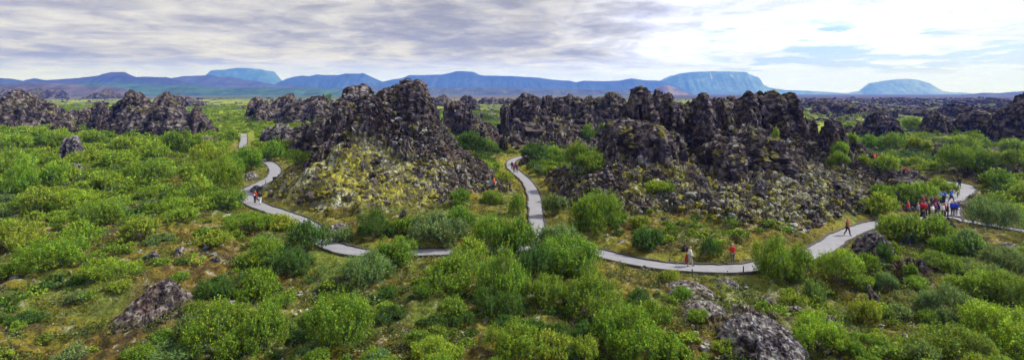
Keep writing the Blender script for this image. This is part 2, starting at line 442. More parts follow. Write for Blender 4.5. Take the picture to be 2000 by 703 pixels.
def shell(outline, D, thick, seed, base_v=None, k=None, amp=.72, strata=.55, step=1.6, e1=.85, e2=.72, sink=1.2):
    O = np.array(outline, float)
    X = (O[:, 0]-1000)/F*D; Z = CAMZ-(O[:, 1]-HZ)/F*D
    seg = np.r_[0, np.cumsum(np.hypot(np.diff(X), np.diff(Z)))]
    pxm = D/F
    stepm = step*pxm
    ns = int(np.clip(seg[-1]/stepm, 24, 260))
    s = np.linspace(0, seg[-1], ns)
    X = np.interp(s, seg, X); Z = np.interp(s, seg, Z)
    kk = max(.5, D/95)
    Z = Z+kk*(.30*vnoise(s/(.8*kk), s*0, seed=seed+60)+.28*vnoise(s/(.33*kk), s*0, seed=seed+61))
    if base_v is not None: zb = np.full(ns, CAMZ-(base_v-HZ)/F*D)
    else:
        g = np.minimum(H0(X, np.full(ns, D-thick)), H0(X, np.full(ns, float(D))))
        zb = np.full(ns, g.min()-sink)
    h = np.maximum(Z-zb, .25)
    hm = h.max()
    ti = s/seg[-1]; fade = np.clip(np.minimum(ti, 1-ti)/.10, 0, 1)**.6
    T = thick*np.clip(h/hm, .12, 1)**.55*(.35+.65*fade)
    T = T*(1+.30*vnoise(s/(thick*.8), s*0, seed=seed+3)+.22*vnoise(s/(thick*.3), s*0, seed=seed+4))
    yoff = thick*.28*vnoise(s/(thick*.55), s*0, seed=seed+6)+thick*.16*vnoise(s/(thick*.2), s*0, seed=seed+8)
    nt = int(np.clip((2*hm+2*thick)/stepm, 20, 170))
    pf = np.linspace(-.12, math.pi+.12, 900); cf = np.cos(pf); sf = np.clip(np.sin(pf), 0, 1)
    al = np.r_[0, np.cumsum(np.hypot(np.diff(-np.sign(cf)*np.abs(cf)**e1)*thick, np.diff(sf**e2)*hm)+1e-4)]
    ph = np.interp(np.linspace(0, al[-1], nt), al, pf)   # rows evenly spaced over the surface
    c = np.cos(ph); sn = np.clip(np.sin(ph), 0, 1)
    yy = -np.sign(c)*np.abs(c)**e1; zc = sn**e2
    cl = np.zeros(ns)
    flare = 1+(.35 if D < 110 else .15)*(1-sn)
    V = np.empty((ns, nt, 3))
    V[..., 0] = X[:, None]+0*yy[None]; V[..., 1] = D+T[:, None]*(yy*flare)[None]+yoff[:, None]
    # crags narrow upward in steps instead of rising as one loaf
    e_loc = e2*(1.25+.75*vnoise(s/(thick*.5), s*0, seed=seed+12))[:, None]
    V[..., 2] = zb[:, None]+h[:, None]*sn[None]**np.clip(e_loc, .22, 1.5)
    V[:, 0, 2] -= .8; V[:, -1, 2] -= .8
    # keep outer columns from standing as a wall end: pull toward the centre height
    P = V.reshape(-1, 3); Fq = grid_faces(ns, nt)[:, ::-1]
    n = vnormals(P, Fq)
    if n[len(n)//2 + 0][2] < 0: n = -n; Fq = Fq[:, ::-1]
    if k is None: k = max(.55, (D/85)**.55)
    k = float(np.clip(thick/4.0, .3, k))
    P = lava_disp(P, n, k, amp, seed, strata)
    # close the two ends
    e0 = np.arange(nt); e1_ = (ns-1)*nt+np.arange(nt)
    c0 = P[e0].mean(0); c1 = P[e1_].mean(0)
    base = len(P); P = np.vstack([P, c0, c1])
    tri = np.concatenate([np.stack([e0[:-1], e0[1:], np.full(nt-1, base)], 1), np.stack([e1_[1:], e1_[:-1], np.full(nt-1, base+1)], 1)])
    n = vnormals(P, Fq)
    if n[:base][:, 2].sum() < 0: n = -n
    return P, Fq, tri, n, k

def formation(name, shells, label, cat='lava rock', group=None, moss=.3, lichen=.35, warm=.3, pale=0., seed=None, **kw):
    Ps, Qs, Ts, Cs = [], [], [], []; off = 0
    seed = seed if seed is not None else (abs(hash_str(label)) % 9000)
    for i, s in enumerate(shells):
        a = dict(kw); a.update(s[3] if len(s) > 3 else {})
        P, Fq, tri, n, k = shell(s[0], s[1], s[2], seed+i*37, **a)
        C = rock_colors(P, n[:, 2], seed, moss, lichen, warm, pale, max(k, .6)); C[-2:] = (.03, .026, .027)
        Ps.append(P); Cs.append(C); Qs.append(Fq+off); Ts.append(tri+off); off += len(P)
    P = np.vstack(Ps); o0 = np.array([P[:, 0].mean(), P[:, 1].mean(), P[:, 2].min()+.8])
    me = mk_mesh(name, P-o0, [np.vstack(Qs), np.vstack(Ts)], np.vstack(Cs))
    o = link(name, me, M_LAVA, loc=tuple(o0)); tag(o, label, cat, group)
    return o
def hash_str(s):
    h = 5381
    for ch in s: h = (h*33+ord(ch)) & 0x7fffffff
    return h

def ico(sub):
    bm = bmesh.new(); bmesh.ops.create_icosphere(bm, subdivisions=sub, radius=1)
    V = np.array([v.co[:] for v in bm.verts]); Fc = np.array([[v.index for v in f.verts] for f in bm.faces]); bm.free()
    return V, Fc
ICO = {s: ico(s) for s in (1, 2, 3, 4, 5, 6)}

def boulder(name, u, vb, w, h, label, cat='boulder', group=None, depth=.8, sub=5, moss=.15, lichen=.6, pale=.3, warm=.2, amp=.55, seed=None, lean=0., sink=.3, strata=.6, peak=0.):
    amp = amp*1.35
    seed = seed if seed is not None else hash_str(label) % 9000
    x, D, g = march(u, vb)
    W = w/F*D/2; Hh = h/F*D
    # vertical extent as seen from above also holds part of the depth
    dep = W*2*depth/2
    el = (CAMZ-g)/D
    Hh = max(Hh-dep*el*.9, Hh*.45)
    V, Fc = ICO[sub]
    P = V.copy()
    P = np.sign(P)*np.abs(P)**.85
    P[:, 2] = np.where(P[:, 2] < 0, P[:, 2]*.4, P[:, 2])
    tap = 1-.35*np.clip(P[:, 2], 0, 1)-peak*np.clip(P[:, 2], 0, 1)
    P[:, 0] *= W*tap*.93; P[:, 1] *= dep*tap; P[:, 2] *= Hh
    P[:, 0] += lean*P[:, 2]
    k = np.clip(min(W, Hh)*.30, .10, 1.3)
    n = vnormals(P, Fc)
    if (n*P).sum() < 0: n = -n
    q = (D+dep*.75)/D; o0 = np.array([x*q, D*q, H0(np.array([x*q]), np.array([D+dep*.5]))[0]-sink*min(Hh, 1.)])
    P = lava_disp(P+seed*3.1, n, k, amp, seed, strata)-seed*3.1
    if sub > 4: w4, a4, b4 = worley(P[:, 0]/(k*.17), P[:, 1]/(k*.17), P[:, 2]/(k*.17), seed=seed+5); P = P+n*((w4-.5)*.16*k-.06*k*(1-sstep(0, .3, b4-a4)))[:, None]
    n = vnormals(P, Fc)
    if (n*P).sum() < 0: n = -n
    C = rock_colors(P+seed, n[:, 2], seed, moss, lichen, warm, pale, max(.25, k*.6))
    o = link(name, mk_mesh(name, P, Fc, C), M_BOULDER if D < 80 else M_LAVA, loc=tuple(o0)); tag(o, label, cat, group)
    return o

# ------------------------------------------------------------------ lava formations of the photo
def build_formations():
    G1, G2_, G3_, G4_ = 'crags on the big central lava hill', 'crags of the lava maze on the right', 'lava stacks of the left castle', 'lava rocks behind the central hollow'
    f = formation
    # big central hill
    f('lava_crag', [([(742,215),(750,202),(754,190),(757,176),(768,174),(772,184),(780,168),(792,160),(802,165),(812,163),(818,160),(827,163),(833,186),(842,200),(850,226)], 81.5, 3.6)],
      'dark castle-like lava crag crowning the right top of the big central hill', 'lava crag', G1, moss=.15, lichen=.15, warm=.4)
    f('lava_crag', [([(655,240),(661,212),(668,198),(678,190),(683,176),(695,170),(705,167),(714,170),(718,182),(730,186),(740,194),(746,210)], 82, 3.4)],
      'jagged mossy lava tower forming the left top of the big central hill', 'lava crag', G1, moss=.8, lichen=.6)
    f('lava_crag', [([(664,246),(665,215),(669,196),(678,192),(688,196),(691,222),(692,250)], 79, 1.5)],
      'narrow black lava column in front of the mossy left tower of the central hill', 'lava crag', G1, moss=.3, lichen=.1)
    f('lava_crag', [([(628,308),(637,285),(645,266),(655,256),(670,252),(690,258),(704,270),(712,295)], 76, 2.6)],
      'rounded dark crag low on the left shoulder of the central hill', 'lava crag', G1, moss=.7, lichen=.3)
    f('lava_crag', [([(590,335),(600,312),(615,300),(632,298),(640,312),(648,335)], 76, 1.8)],
      'small lava crag where the left slope of the central hill turns mossy', 'lava crag', G1, moss=.7, lichen=.4)
    # behind the hill on its left
    f('lava_wall', [([(578,298),(583,262),(586,246),(594,244),(602,250),(618,240),(640,234),(662,232),(682,236),(700,262)], 125, 5)],
      'smooth-faced lava wall just left of and behind the big central hill', 'lava wall', warm=.5, lichen=.15, moss=.2)
    f('lava_ridge', [([(484,224),(489,200),(498,189),(510,194),(524,208),(538,198),(552,187),(564,184),(576,190),(588,204),(602,194),(618,186),(634,188),(648,202),(662,196),(680,206),(704,228)], 285, 8)],
      'long dark lava ridge on the horizon left of the central hill', 'lava ridge', lichen=.2)
    f('lava_ridge', [([(486,234),(498,222),(515,214),(528,204),(542,212),(556,222),(575,234)], 272, 7)],
      'low dark lava heap in the scrub in front of the long ridge', 'lava ridge', lichen=.25)
    f('lava_ridge', [([(545,236),(560,208),(580,202),(600,204),(625,202),(650,214),(668,236)], 255, 8)],
      'dark lava heap between the long ridge and the smooth-faced wall', 'lava ridge', lichen=.2)
    f('lava_rock', [([(511,284),(515,258),(526,249),(534,254),(545,246),(556,244),(566,252),(578,257),(583,275)], 150, 3)],
      'pale-topped lava rock in the scrub right of the short far stretch of path', lichen=.6, pale=.5)
    # left castle
    f('lava_stack', [([(180,250),(184,228),(182,212),(190,206),(188,199),(198,197),(204,206),(209,216),(212,245)], 183, 3.2)],
      'slim layered lava stack standing at the left end of the left castle', 'lava stack', G3_, lichen=.12, moss=.15)
    f('lava_stack', [([(228,235),(231,205),(240,195),(244,183),(255,178),(262,181),(271,178),(273,191),(286,196),(299,203),(304,235)], 190, 6)],
      'tallest and broadest dark tower of the left castle, topped by two points', 'lava stack', G3_, lichen=.1, moss=.12)
    f('lava_stack', [([(208,258),(226,238),(246,216),(290,213),(322,209),(350,216),(362,236),(376,262)], 176, 6)],
      'wide pale-footed lava mass at the middle of the left castle', 'lava rock', G3_, lichen=.3, warm=.6, moss=.3, pale=.25)
    f('lava_stack', [([(302,225),(311,192),(320,182),(330,190),(346,200),(354,207),(358,230)], 196, 4.5)],
      'dark pointed lava crag at the back of the left castle, right of its tallest tower', 'lava stack', G3_, lichen=.12)
    f('lava_stack', [([(340,248),(343,212),(349,205),(355,208),(357,224),(367,228),(372,250)], 180, 2.6)],
      'small square lava knob between the middle and the right end of the left castle', 'lava stack', G3_, lichen=.15)
    f('lava_stack', [([(368,262),(374,240),(375,218),(380,212),(388,213),(394,222),(402,230),(406,244),(418,252),(422,266)], 179, 3.4)],
      'leaning lava pillar at the right end of the left castle', 'lava stack', G3_, warm=.6, lichen=.15)
    f('lava_rock', [([(158,246),(165,222),(174,212),(182,214),(188,244)], 226, 4)],
      'dark lava knob just left of the slim stack of the left castle', lichen=.2)
    f('lava_rock', [([(122,232),(134,219),(143,211),(154,217),(168,232)], 285, 5)],
      'low lava heap between the far left crag and the left castle', lichen=.25)
    f('lava_ridge', [([(-60,235),(-20,212),(4,206),(10,196),(20,188),(30,181),(44,178),(56,184),(66,191),(76,200),(84,204),(92,203),(98,212),(104,232)], 228, 10)],
      'big rounded lava crag with a rubble slope at the far left edge', 'lava ridge', lichen=.3, warm=.5)
    f('lava_rock', [([(96,262),(108,242),(128,235),(145,240),(156,252),(164,266)], 186, 3.5)],
      'low dark lava hump in the scrub under the far left crag', lichen=.5)
    f('lava_rock', [([(129,316),(134,288),(131,270),(139,265),(152,267),(157,281),(159,316)], 116, 1.6)],
      'lone lava pillar with a pale mossy cap standing in the left scrub', 'lava pillar', lichen=.8, moss=.5, pale=.5)
    f('lava_ridge', [([(324,206),(332,192),(348,187),(370,190),(386,197),(400,206)], 600, 16)],
      'low dark lava rim in the scrub behind the right half of the left castle', 'lava ridge', lichen=.2)
    f('lava_ridge', [([(-60,192),(-20,180),(0,179),(30,176),(60,177),(92,178),(96,181),(101,173),(107,178),(117,176),(124,190)], 1500, 40)],
      'thin dark lava rim on the far left horizon', 'lava ridge', lichen=.1)
    f('lava_ridge', [([(172,194),(182,186),(198,181),(212,178),(222,182),(230,192)], 1400, 40)],
      'small lava rim on the horizon between the far left crag and the left castle', 'lava ridge', lichen=.1)
    # middle
    f('lava_arch', [([(864,268),(869,240),(868,214),(873,206),(882,205),(887,214),(887,240),(893,268)], 150, 2.2),
                    ([(884,268),(886,229),(894,226),(904,229),(908,268)], 150, 1.8),
                    ([(902,268),(903,240),(902,214),(907,206),(918,210),(926,222),(932,238),(942,248),(956,262),(962,280)], 150, 3.4),
                    ([(866,213),(871,203),(884,198),(898,197),(912,202),(924,213)], 150, 1.8, dict(base_v=209, k=.5))],
      'natural lava arch with a small see-through hole right of the central hill', 'lava arch', G4_, lichen=.15, warm=.4)
    f('lava_rock', [([(895,214),(903,194),(914,188),(922,189),(931,203),(938,214)], 420, 9)],
      'round dark knob on the skyline behind the lava arch', cat='lava rock', group=G4_, lichen=.1)
    f('lava_ridge', [([(825,212),(842,191),(860,187),(876,190),(887,200),(898,210)], 600, 22)],
      'dark lava ridge on the skyline between the central hill and the arch', 'lava ridge', G4_, lichen=.2)
    f('lava_ridge', [([(982,215),(990,207),(1000,202),(1012,192),(1022,188),(1036,189),(1050,196),(1056,210)], 168, 6)],
      'left shoulder of the dark skyline ridge above the middle path', 'lava ridge', G4_, lichen=.3)
    f('lava_ridge', [([(1044,212),(1050,200),(1064,190),(1082,188),(1100,190),(1110,186),(1126,187),(1137,193),(1148,202),(1154,214)], 172, 6)],
      'flat-topped centre of the dark skyline ridge above the middle path', 'lava ridge', G4_, lichen=.3)
    f('lava_ridge', [([(1130,214),(1138,200),(1150,190),(1166,192),(1180,195),(1192,187),(1204,186),(1212,196),(1220,215)], 166, 6)],
      'right end of the dark skyline ridge, next to the right maze', 'lava ridge', G4_, lichen=.3)
    f('lava_rock', [([(965,293),(970,272),(978,265),(988,270),(994,292)], 138, 1.8)],
      'single upright lava rock at the left foot of the skyline ridge', group=G4_, lichen=.2)
    f('lava_rock', [([(914,280),(924,250),(934,242),(948,252),(960,278)], 141, 3)],
      'reddish lava block just below the right leg of the arch', group=G4_, warm=.9, lichen=.2)
    f('lava_ridge', [([(925,205),(940,196),(962,195),(992,194),(1003,203)], 740, 22)],
      'thin dark lava strip beyond the green clearing right of the arch', 'lava ridge', lichen=.1)
    f('lava_rock', [([(1008,330),(1015,312),(1025,304),(1036,306),(1046,326)], 107, 1.5)],
      'low brown lava rock beside the bend of the middle path', warm=.9, moss=.3)
    # right maze
    f('lava_crag', [([(1222,240),(1230,212),(1234,198),(1240,190),(1238,179),(1246,173),(1256,171),(1263,177),(1269,186),(1269,208),(1277,228),(1284,245)], 84.5, 3.2)],
      'tall knob-headed lava tower at the left of the right maze', 'lava crag', G2_, moss=.35, lichen=.2)
    f('lava_crag', [([(1268,225),(1271,215),(1273,192),(1279,180),(1286,175),(1291,181),(1289,193),(1297,197),(1299,182),(1303,180),(1306,191),(1317,200),(1325,215),(1330,228)], 93, 3.2)],
      'double-tipped lava crag just right of the knob-headed tower', 'lava crag', G2_, moss=.15, lichen=.35)
    f('lava_ledge', [([(1180,285),(1187,262),(1193,250),(1206,243),(1222,238),(1250,242),(1290,249),(1314,260),(1326,285)], 76, 4.2, dict(e2=.35, base_v=296))],
      'thick overhanging lava ledge with moss cushions at the left of the right maze', 'lava ledge', G2_, moss=.9, lichen=.3)
    f('lava_ledge', [([(1248,312),(1254,292),(1268,280),(1288,276),(1306,282),(1315,300),(1318,314)], 73, 2.2, dict(amp=.5))],
      'smooth dark bulge under the right end of the overhanging ledge', 'lava rock', G2_, moss=.05, lichen=.05)
    f('lava_crag', [([(1176,350),(1180,310),(1186,282),(1199,274),(1209,300),(1214,350)], 73, 1.8)],
      'dark upright lava edge at the left foot of the overhanging ledge', 'lava crag', G2_, moss=.2, lichen=.5)
    f('lava_spire', [([(1344,285),(1348,255),(1351,228),(1357,208),(1360,193),(1368,184),(1377,187),(1382,198),(1384,210),(1390,228),(1394,248),(1402,265),(1406,292)], 83, 3.2)],
      'black lava spire at the centre of the right maze', 'lava spire', G2_, moss=.1, lichen=.08)
    f('lava_ridge', [([(1296,222),(1325,206),(1348,205),(1385,200),(1408,197),(1416,191),(1426,193),(1432,205),(1455,212)], 118, 7)],
      'low jagged lava ridge on the skyline behind the black spire', 'lava ridge', G2_, moss=.35, lichen=.3)
    f('lava_ledge', [([(1378,325),(1390,296),(1405,284),(1422,277),(1450,270),(1480,269),(1504,274),(1516,290),(1524,325)], 72, 4.2, dict(e2=.36, base_v=335))],
      'flat-topped lava ledge with a shaded cliff, front and centre of the right maze', 'lava ledge', G2_, moss=.5, lichen=.5)
    f('lava_crag', [([(1434,235),(1444,200),(1449,186),(1458,182),(1467,188),(1474,202),(1486,228)], 98, 3.6)],
      'round-headed lava knob left of the twin castle on the right', 'lava crag', G2_, moss=.1, lichen=.1)
    f('lava_crag', [([(1472,222),(1477,210),(1482,195),(1483,181),(1496,177),(1514,178),(1519,186),(1521,194),(1524,181),(1531,178),(1537,183),(1541,197),(1546,215),(1553,232)], 97, 4.2)],
      'twin-topped lava castle, tallest at the right of the maze', 'lava crag', G2_, moss=.55, lichen=.25)
    f('lava_rock', [([(1566,270),(1569,250),(1567,237),(1573,232),(1588,233),(1591,242),(1589,252),(1595,270)], 92, 1.6)],
      'square lava block perched between the twin castle and the right pillar', 'lava rock', G2_, lichen=.2)
    f('lava_pillar', [([(1605,300),(1608,265),(1611,238),(1616,232),(1625,234),(1634,236),(1636,252),(1639,275),(1650,305)], 86, 2.0)],
      'free-standing square lava pillar at the right end of the maze', 'lava pillar', G2_, moss=.05, lichen=.15)
    f('lava_crag', [([(1628,358),(1650,330),(1678,314),(1702,318),(1716,336),(1724,358)], 82, 3.5)],
      'pale grey lava tongue at the right foot of the maze', 'lava crag', G2_, pale=.5, lichen=.8)
    # right field
    f('lava_stack', [([(1698,276),(1704,245),(1705,222),(1714,214),(1726,219),(1733,230),(1741,236),(1746,255),(1756,276)], 168, 5)],
      'cone-shaped lava stack with a mossy top in the right valley', 'lava stack', 'stacks in the right valley', moss=.6)
    f('lava_rock', [([(1654,268),(1663,248),(1678,240),(1696,243),(1704,266)], 184, 4)],
      'low lava hump just left of the cone-shaped stack', group='stacks in the right valley', moss=.4)
    f('lava_stack', [([(1796,268),(1806,244),(1817,226),(1824,221),(1832,230),(1845,231),(1850,248),(1856,268)], 180, 4.5)],
      'ridged lava stack with a yellow moss patch, middle of the right valley', 'lava stack', 'stacks in the right valley', moss=.8)
    f('lava_stack', [([(1868,268),(1882,240),(1886,224),(1900,218),(1916,220),(1936,224),(1952,223),(1966,232),(1972,262)], 178, 7)],
      'broad flat-topped lava block in front of the black slope on the right edge', 'lava stack', 'stacks in the right valley', moss=.45)
    f('lava_ridge', [([(1956,250),(1966,226),(1974,206),(1984,196),(1996,185),(2012,176),(2050,168),(2110,170),(2160,240)], 150, 8)],
      'black rubble slope rising at the right edge', 'lava ridge', lichen=.1)
    for (o, D, t, lab) in [([(1592,228),(1604,212),(1622,206),(1660,207),(1700,210),(1722,228)], 370, 18, 'dark lava ledge on the plain behind the cone-shaped stack'),
                           ([(1752,230),(1762,216),(1785,214),(1812,216),(1824,230)], 345, 12, 'short dark lava ledge on the plain behind the ridged stack'),
                           ([(1826,228),(1838,209),(1866,206),(1900,207),(1926,212),(1938,228)], 325, 14, 'dark lava ledge on the plain behind the broad block'),
                           ([(1545,214),(1560,200),(1600,197),(1640,200),(1665,212)], 560, 24, 'long thin dark ledge on the plain right of the twin castle'),
                           ([(1700,206),(1730,196),(1780,195),(1810,204)], 760, 30, 'far dark lava ledge under the pale dome mountain'),
                           ([(1850,206),(1880,195),(1930,194),(1960,204)], 700, 30, 'far dark lava ledge left of the black slope')]:
        f('lava_ledge', [(o, D, t)], lab, 'lava ledge', 'ledges on the right plain', lichen=.15, moss=.25)
    f('lava_rock', [([(1820,322),(1824,300),(1831,290),(1842,290),(1847,322)], 110, 1.4)], 'black lava stump in the scrub above the tour group', lichen=.25)
    f('lava_rock', [([(1849,302),(1852,284),(1857,275),(1864,290),(1862,302)], 126, 1.2)], 'small black lava thumb right of and behind the stump', lichen=.2)

    for (u, vt, w, h, D, lab) in [(735,188,15,32,83,'stubby lava pinnacle between the two towers of the central hill'),(641,236,14,34,84,'small lava pinnacle left of the mossy left tower'),
            (1222,206,15,40,86,'lava pinnacle leaning against the left side of the knob-headed tower'),(1331,203,13,34,98,'thin lava pinnacle right of the double-tipped crag'),
            (1344,212,11,30,90,'short lava pinnacle touching the left side of the black spire'),(1409,196,14,34,106,'pointed lava pinnacle right of the black spire'),
            (1424,216,20,30,85,'blunt lava pinnacle on top of the central maze slope'),(1466,216,22,30,84,'second blunt pinnacle on the central maze slope, right of the first'),
            (1476,200,12,34,99,'slim lava pinnacle on the left side of the twin castle'),(1556,220,14,34,95,'small lava pinnacle on the right side of the twin castle'),
            (1504,243,22,34,88,'lava pinnacle in the gap below the twin castle'),(1040,186,15,28,166,'lava pinnacle at the left third of the skyline ridge'),
            (1070,186,13,26,170,'lava pinnacle in the middle of the skyline ridge'),(1109,184,12,26,170,'sharp lava pinnacle right of the middle of the skyline ridge'),
            (1152,188,16,28,166,'broad lava pinnacle at the right third of the skyline ridge'),(1192,185,16,32,162,'last lava pinnacle at the right end of the skyline ridge'),
            (986,207,14,34,160,'lava pinnacle at the left start of the skyline ridge'),(1018,190,14,30,164,'lava pinnacle just inside the left end of the skyline ridge')]:
        o = [(u-.55*w, vt+h), (u-.42*w, vt+.55*h), (u-.38*w, vt+.22*h), (u-.16*w, vt+.06*h), (u+.02*w, vt), (u+.2*w, vt+.1*h), (u+.24*w, vt+.3*h), (u+.44*w, vt+.5*h), (u+.5*w, vt+h)]
        f('lava_pinnacle', [(o, D, w/F*D*.5, dict(e2=.5))], lab, 'lava pinnacle', 'lava pinnacles on the crests', lichen=.12, moss=.15)
    b = boulder
    b('boulder', 1484, 732, 214, 138, 'huge grey lichen-covered lava boulder at the bottom right of centre', depth=1.0, sub=6, pale=.75, lichen=.9, moss=.05, amp=.42, sink=.5)
    b('boulder', 1706, 502, 84, 60, 'big wrinkled grey boulder beside the path below the walker in dark red', depth=.9, sub=6, pale=.6, lichen=.6, moss=.05, amp=.4)
    b('lava_mound', 292, 648, 168, 134, 'dark brown bare lava mound with pale crust at the lower left', 'lava mound', depth=1.3, sub=6, pale=.05, warm=.7, lichen=.3, amp=.26, sink=.9, lean=.35, peak=.3)
    b('lava_slab', 1378, 628, 104, 40, 'flat pale lava slab in the moss left of the huge boulder', 'lava slab', depth=1.1, sub=5, pale=.7, lichen=.9, sink=.15)
    b('lava_slab', 1345, 584, 118, 38, 'long pale lava slab between the path and the flat slab', 'lava slab', depth=1., sub=5, pale=.7, lichen=.9, sink=.15)
    b('lava_slab', 1420, 562, 50, 20, 'small broken lava slab just below the path right of the long slab', 'lava slab', depth=1., sub=4, pale=.6, lichen=.8, sink=.1)
    b('lava_slab', 1497, 592, 42, 16, 'thin lava slab behind the huge boulder', 'lava slab', depth=1., sub=4, pale=.6, lichen=.8, sink=.1)
    b('boulder', 1555, 616, 50, 28, 'grey boulder between the huge boulder and the silvery willow', depth=.9, pale=.55, lichen=.8)
    b('boulder', 1622, 640, 46, 34, 'grey boulder to the right of the huge boulder among bushes', depth=.9, pale=.55, lichen=.8)
    b('boulder', 1588, 632, 34, 18, 'small flat boulder midway between two grey boulders at lower right', depth=.9, pale=.5, lichen=.7, sub=4)
    b('boulder', 1716, 594, 26, 46, 'leaning splinter of lava among the moss at lower right', depth=.7, pale=.4, lichen=.5, sub=4, lean=-.5)
    b('boulder', 1800, 530, 26, 30, 'brown lava rock in the hollow below the tour group', depth=.8, pale=.4, warm=.9, sub=4)
    b('boulder', 1978, 640, 34, 44, 'dark lava rock among bushes near the lower right edge', depth=.8, pale=.3, sub=4)
    b('boulder', 1972, 488, 50, 22, 'pale flat rock beside the path at the right edge', 'rock', depth=1., pale=.6, lichen=.8, sub=4)
    b('boulder', 1880, 408, 46, 22, 'brown flat rock right of the tour group', 'rock', depth=1., pale=.4, warm=.9, sub=4)
    b('boulder', 1905, 392, 40, 18, 'pale flat rock above the brown rock right of the tour group', 'rock', depth=1., pale=.5, lichen=.7, sub=4)
    b('boulder', 1258, 528, 22, 14, 'small dark stone on the lower verge of the path', 'rock', depth=.9, pale=.4, sub=3)
    b('boulder', 1205, 518, 26, 10, 'flat little stone at the path verge right of the dense bushes', 'rock', depth=.9, pale=.4, sub=3)
    b('boulder', 1338, 496, 20, 26, 'upright knobbly lava stone behind the walker in white', 'rock', depth=.8, pale=.4, lichen=.5, sub=4)
    b('boulder', 1212, 480, 24, 14, 'pale stone on the slope above the path at its right bend', 'rock', depth=.9, pale=.5, sub=3)
    b('lava_slab', 660, 456, 62, 24, 'pale lava slab at the foot of the mossy slope by the path', 'lava slab', depth=1., pale=.6, lichen=.9, sub=5, sink=.15)
    b('boulder', 789, 428, 24, 26, 'dark grey block on the lower edge of the mossy slope', 'rock', depth=.9, pale=.3, sub=4)
    b('boulder', 500, 376, 26, 20, 'dark rock beside the left path above the two walkers', 'rock', depth=.9, pale=.2, sub=4)
    b('boulder', 486, 352, 44, 18, 'low grey lava rock inside the loop of the left path', 'rock', depth=1., pale=.5, lichen=.7, sub=4)
    b('boulder', 352, 498, 30, 26, 'grey lava rock above the dark brown mound', 'rock', depth=.9, pale=.5, lichen=.7, sub=4)
    b('boulder', 300, 512, 40, 30, 'knobbly grey lava rock at the upper end of the dark brown mound', 'rock', depth=.9, pale=.5, lichen=.7, sub=4)
    b('boulder', 420, 512, 22, 16, 'little grey stone in rusty moss left of the dense middle bushes', 'rock', depth=.9, pale=.5, lichen=.7, sub=4)
    b('boulder', 147, 338, 34, 22, 'grey lava rubble lump at the foot of the pale-capped pillar', 'rock', depth=.9, pale=.5, lichen=.7, sub=4)
    b('boulder', 1935, 284, 22, 12, 'pale grey rock in the scrub at upper right', 'rock', depth=.9, pale=.5, lichen=.7, sub=4)
    b('boulder', 1768, 362, 60, 20, 'dark hollow-fronted lava rock behind the bushes of the tour group', 'rock', depth=1., pale=.1, sub=4)
    b('boulder', 1690, 475, 26, 22, 'stone leaning on the left side of the big wrinkled boulder', 'rock', depth=.9, pale=.5, lichen=.7, sub=4)
    # crags scattered over the front of the maze
    for (u, v, w, h, lab) in [(1483, 380, 38, 42, 'grey folded lava block in the middle of the maze front'), (1420, 400, 40, 26, 'grey lava block on the lichen slope left of the folded block'),
                              (1530, 372, 50, 26, 'dark lava outcrop right of the folded block'), (1560, 402, 40, 28, 'rough lava outcrop above the right end of the lichen slope'),
                              (1588, 436, 44, 40, 'jagged dark outcrop at the lower right of the maze slope'), (1500, 412, 44, 34, 'pale-capped lava outcrop in the middle of the lichen slope'),
                              (1330, 412, 36, 26, 'brown lava outcrop on the left part of the maze slope'), (1298, 436, 34, 30, 'dark lava outcrop above the dense bush by the path'),
                              (1372, 372, 40, 36, 'rough grey lava outcrop under the black spire'), (1345, 398, 34, 24, 'grey lava outcrop left of the bluish rubble'),
                              (1240, 405, 24, 18, 'small lava outcrop on the mossy left slope of the maze'), (1270, 400, 20, 16, 'tiny grey outcrop on the mossy left slope of the maze'),
                              (1450, 350, 44, 22, 'mossy outcrop under the flat-topped ledge'), (1140, 385, 40, 14, 'low dark outcrop at the far left foot of the maze'),
                              (1170, 360, 36, 20, 'dark outcrop between the far left foot and the ledge of the maze'), (1590, 345, 44, 20, 'dark outcrop below the square perched block'),
                              (930, 372, 30, 20, 'grey outcrop low on the right flank of the central hill'), (900, 392, 36, 20, 'rough outcrop near the right foot of the central hill'),
                              (850, 372, 34, 24, 'dark outcrop in the middle of the rubble flank of the central hill'), (880, 345, 34, 26, 'dark outcrop high on the rubble flank of the central hill'),
                              (710, 330, 30, 18, 'small outcrop in the mossy flank of the central hill'), (820, 345, 36, 24, 'outcrop at the border of moss and rubble on the central hill')]:
        b('lava_outcrop', u, v, w, h, lab, 'outcrop', 'outcrops on the lava slopes', depth=.9, pale=.35, lichen=.5, moss=.3, sub=5, sink=.9, amp=.6)

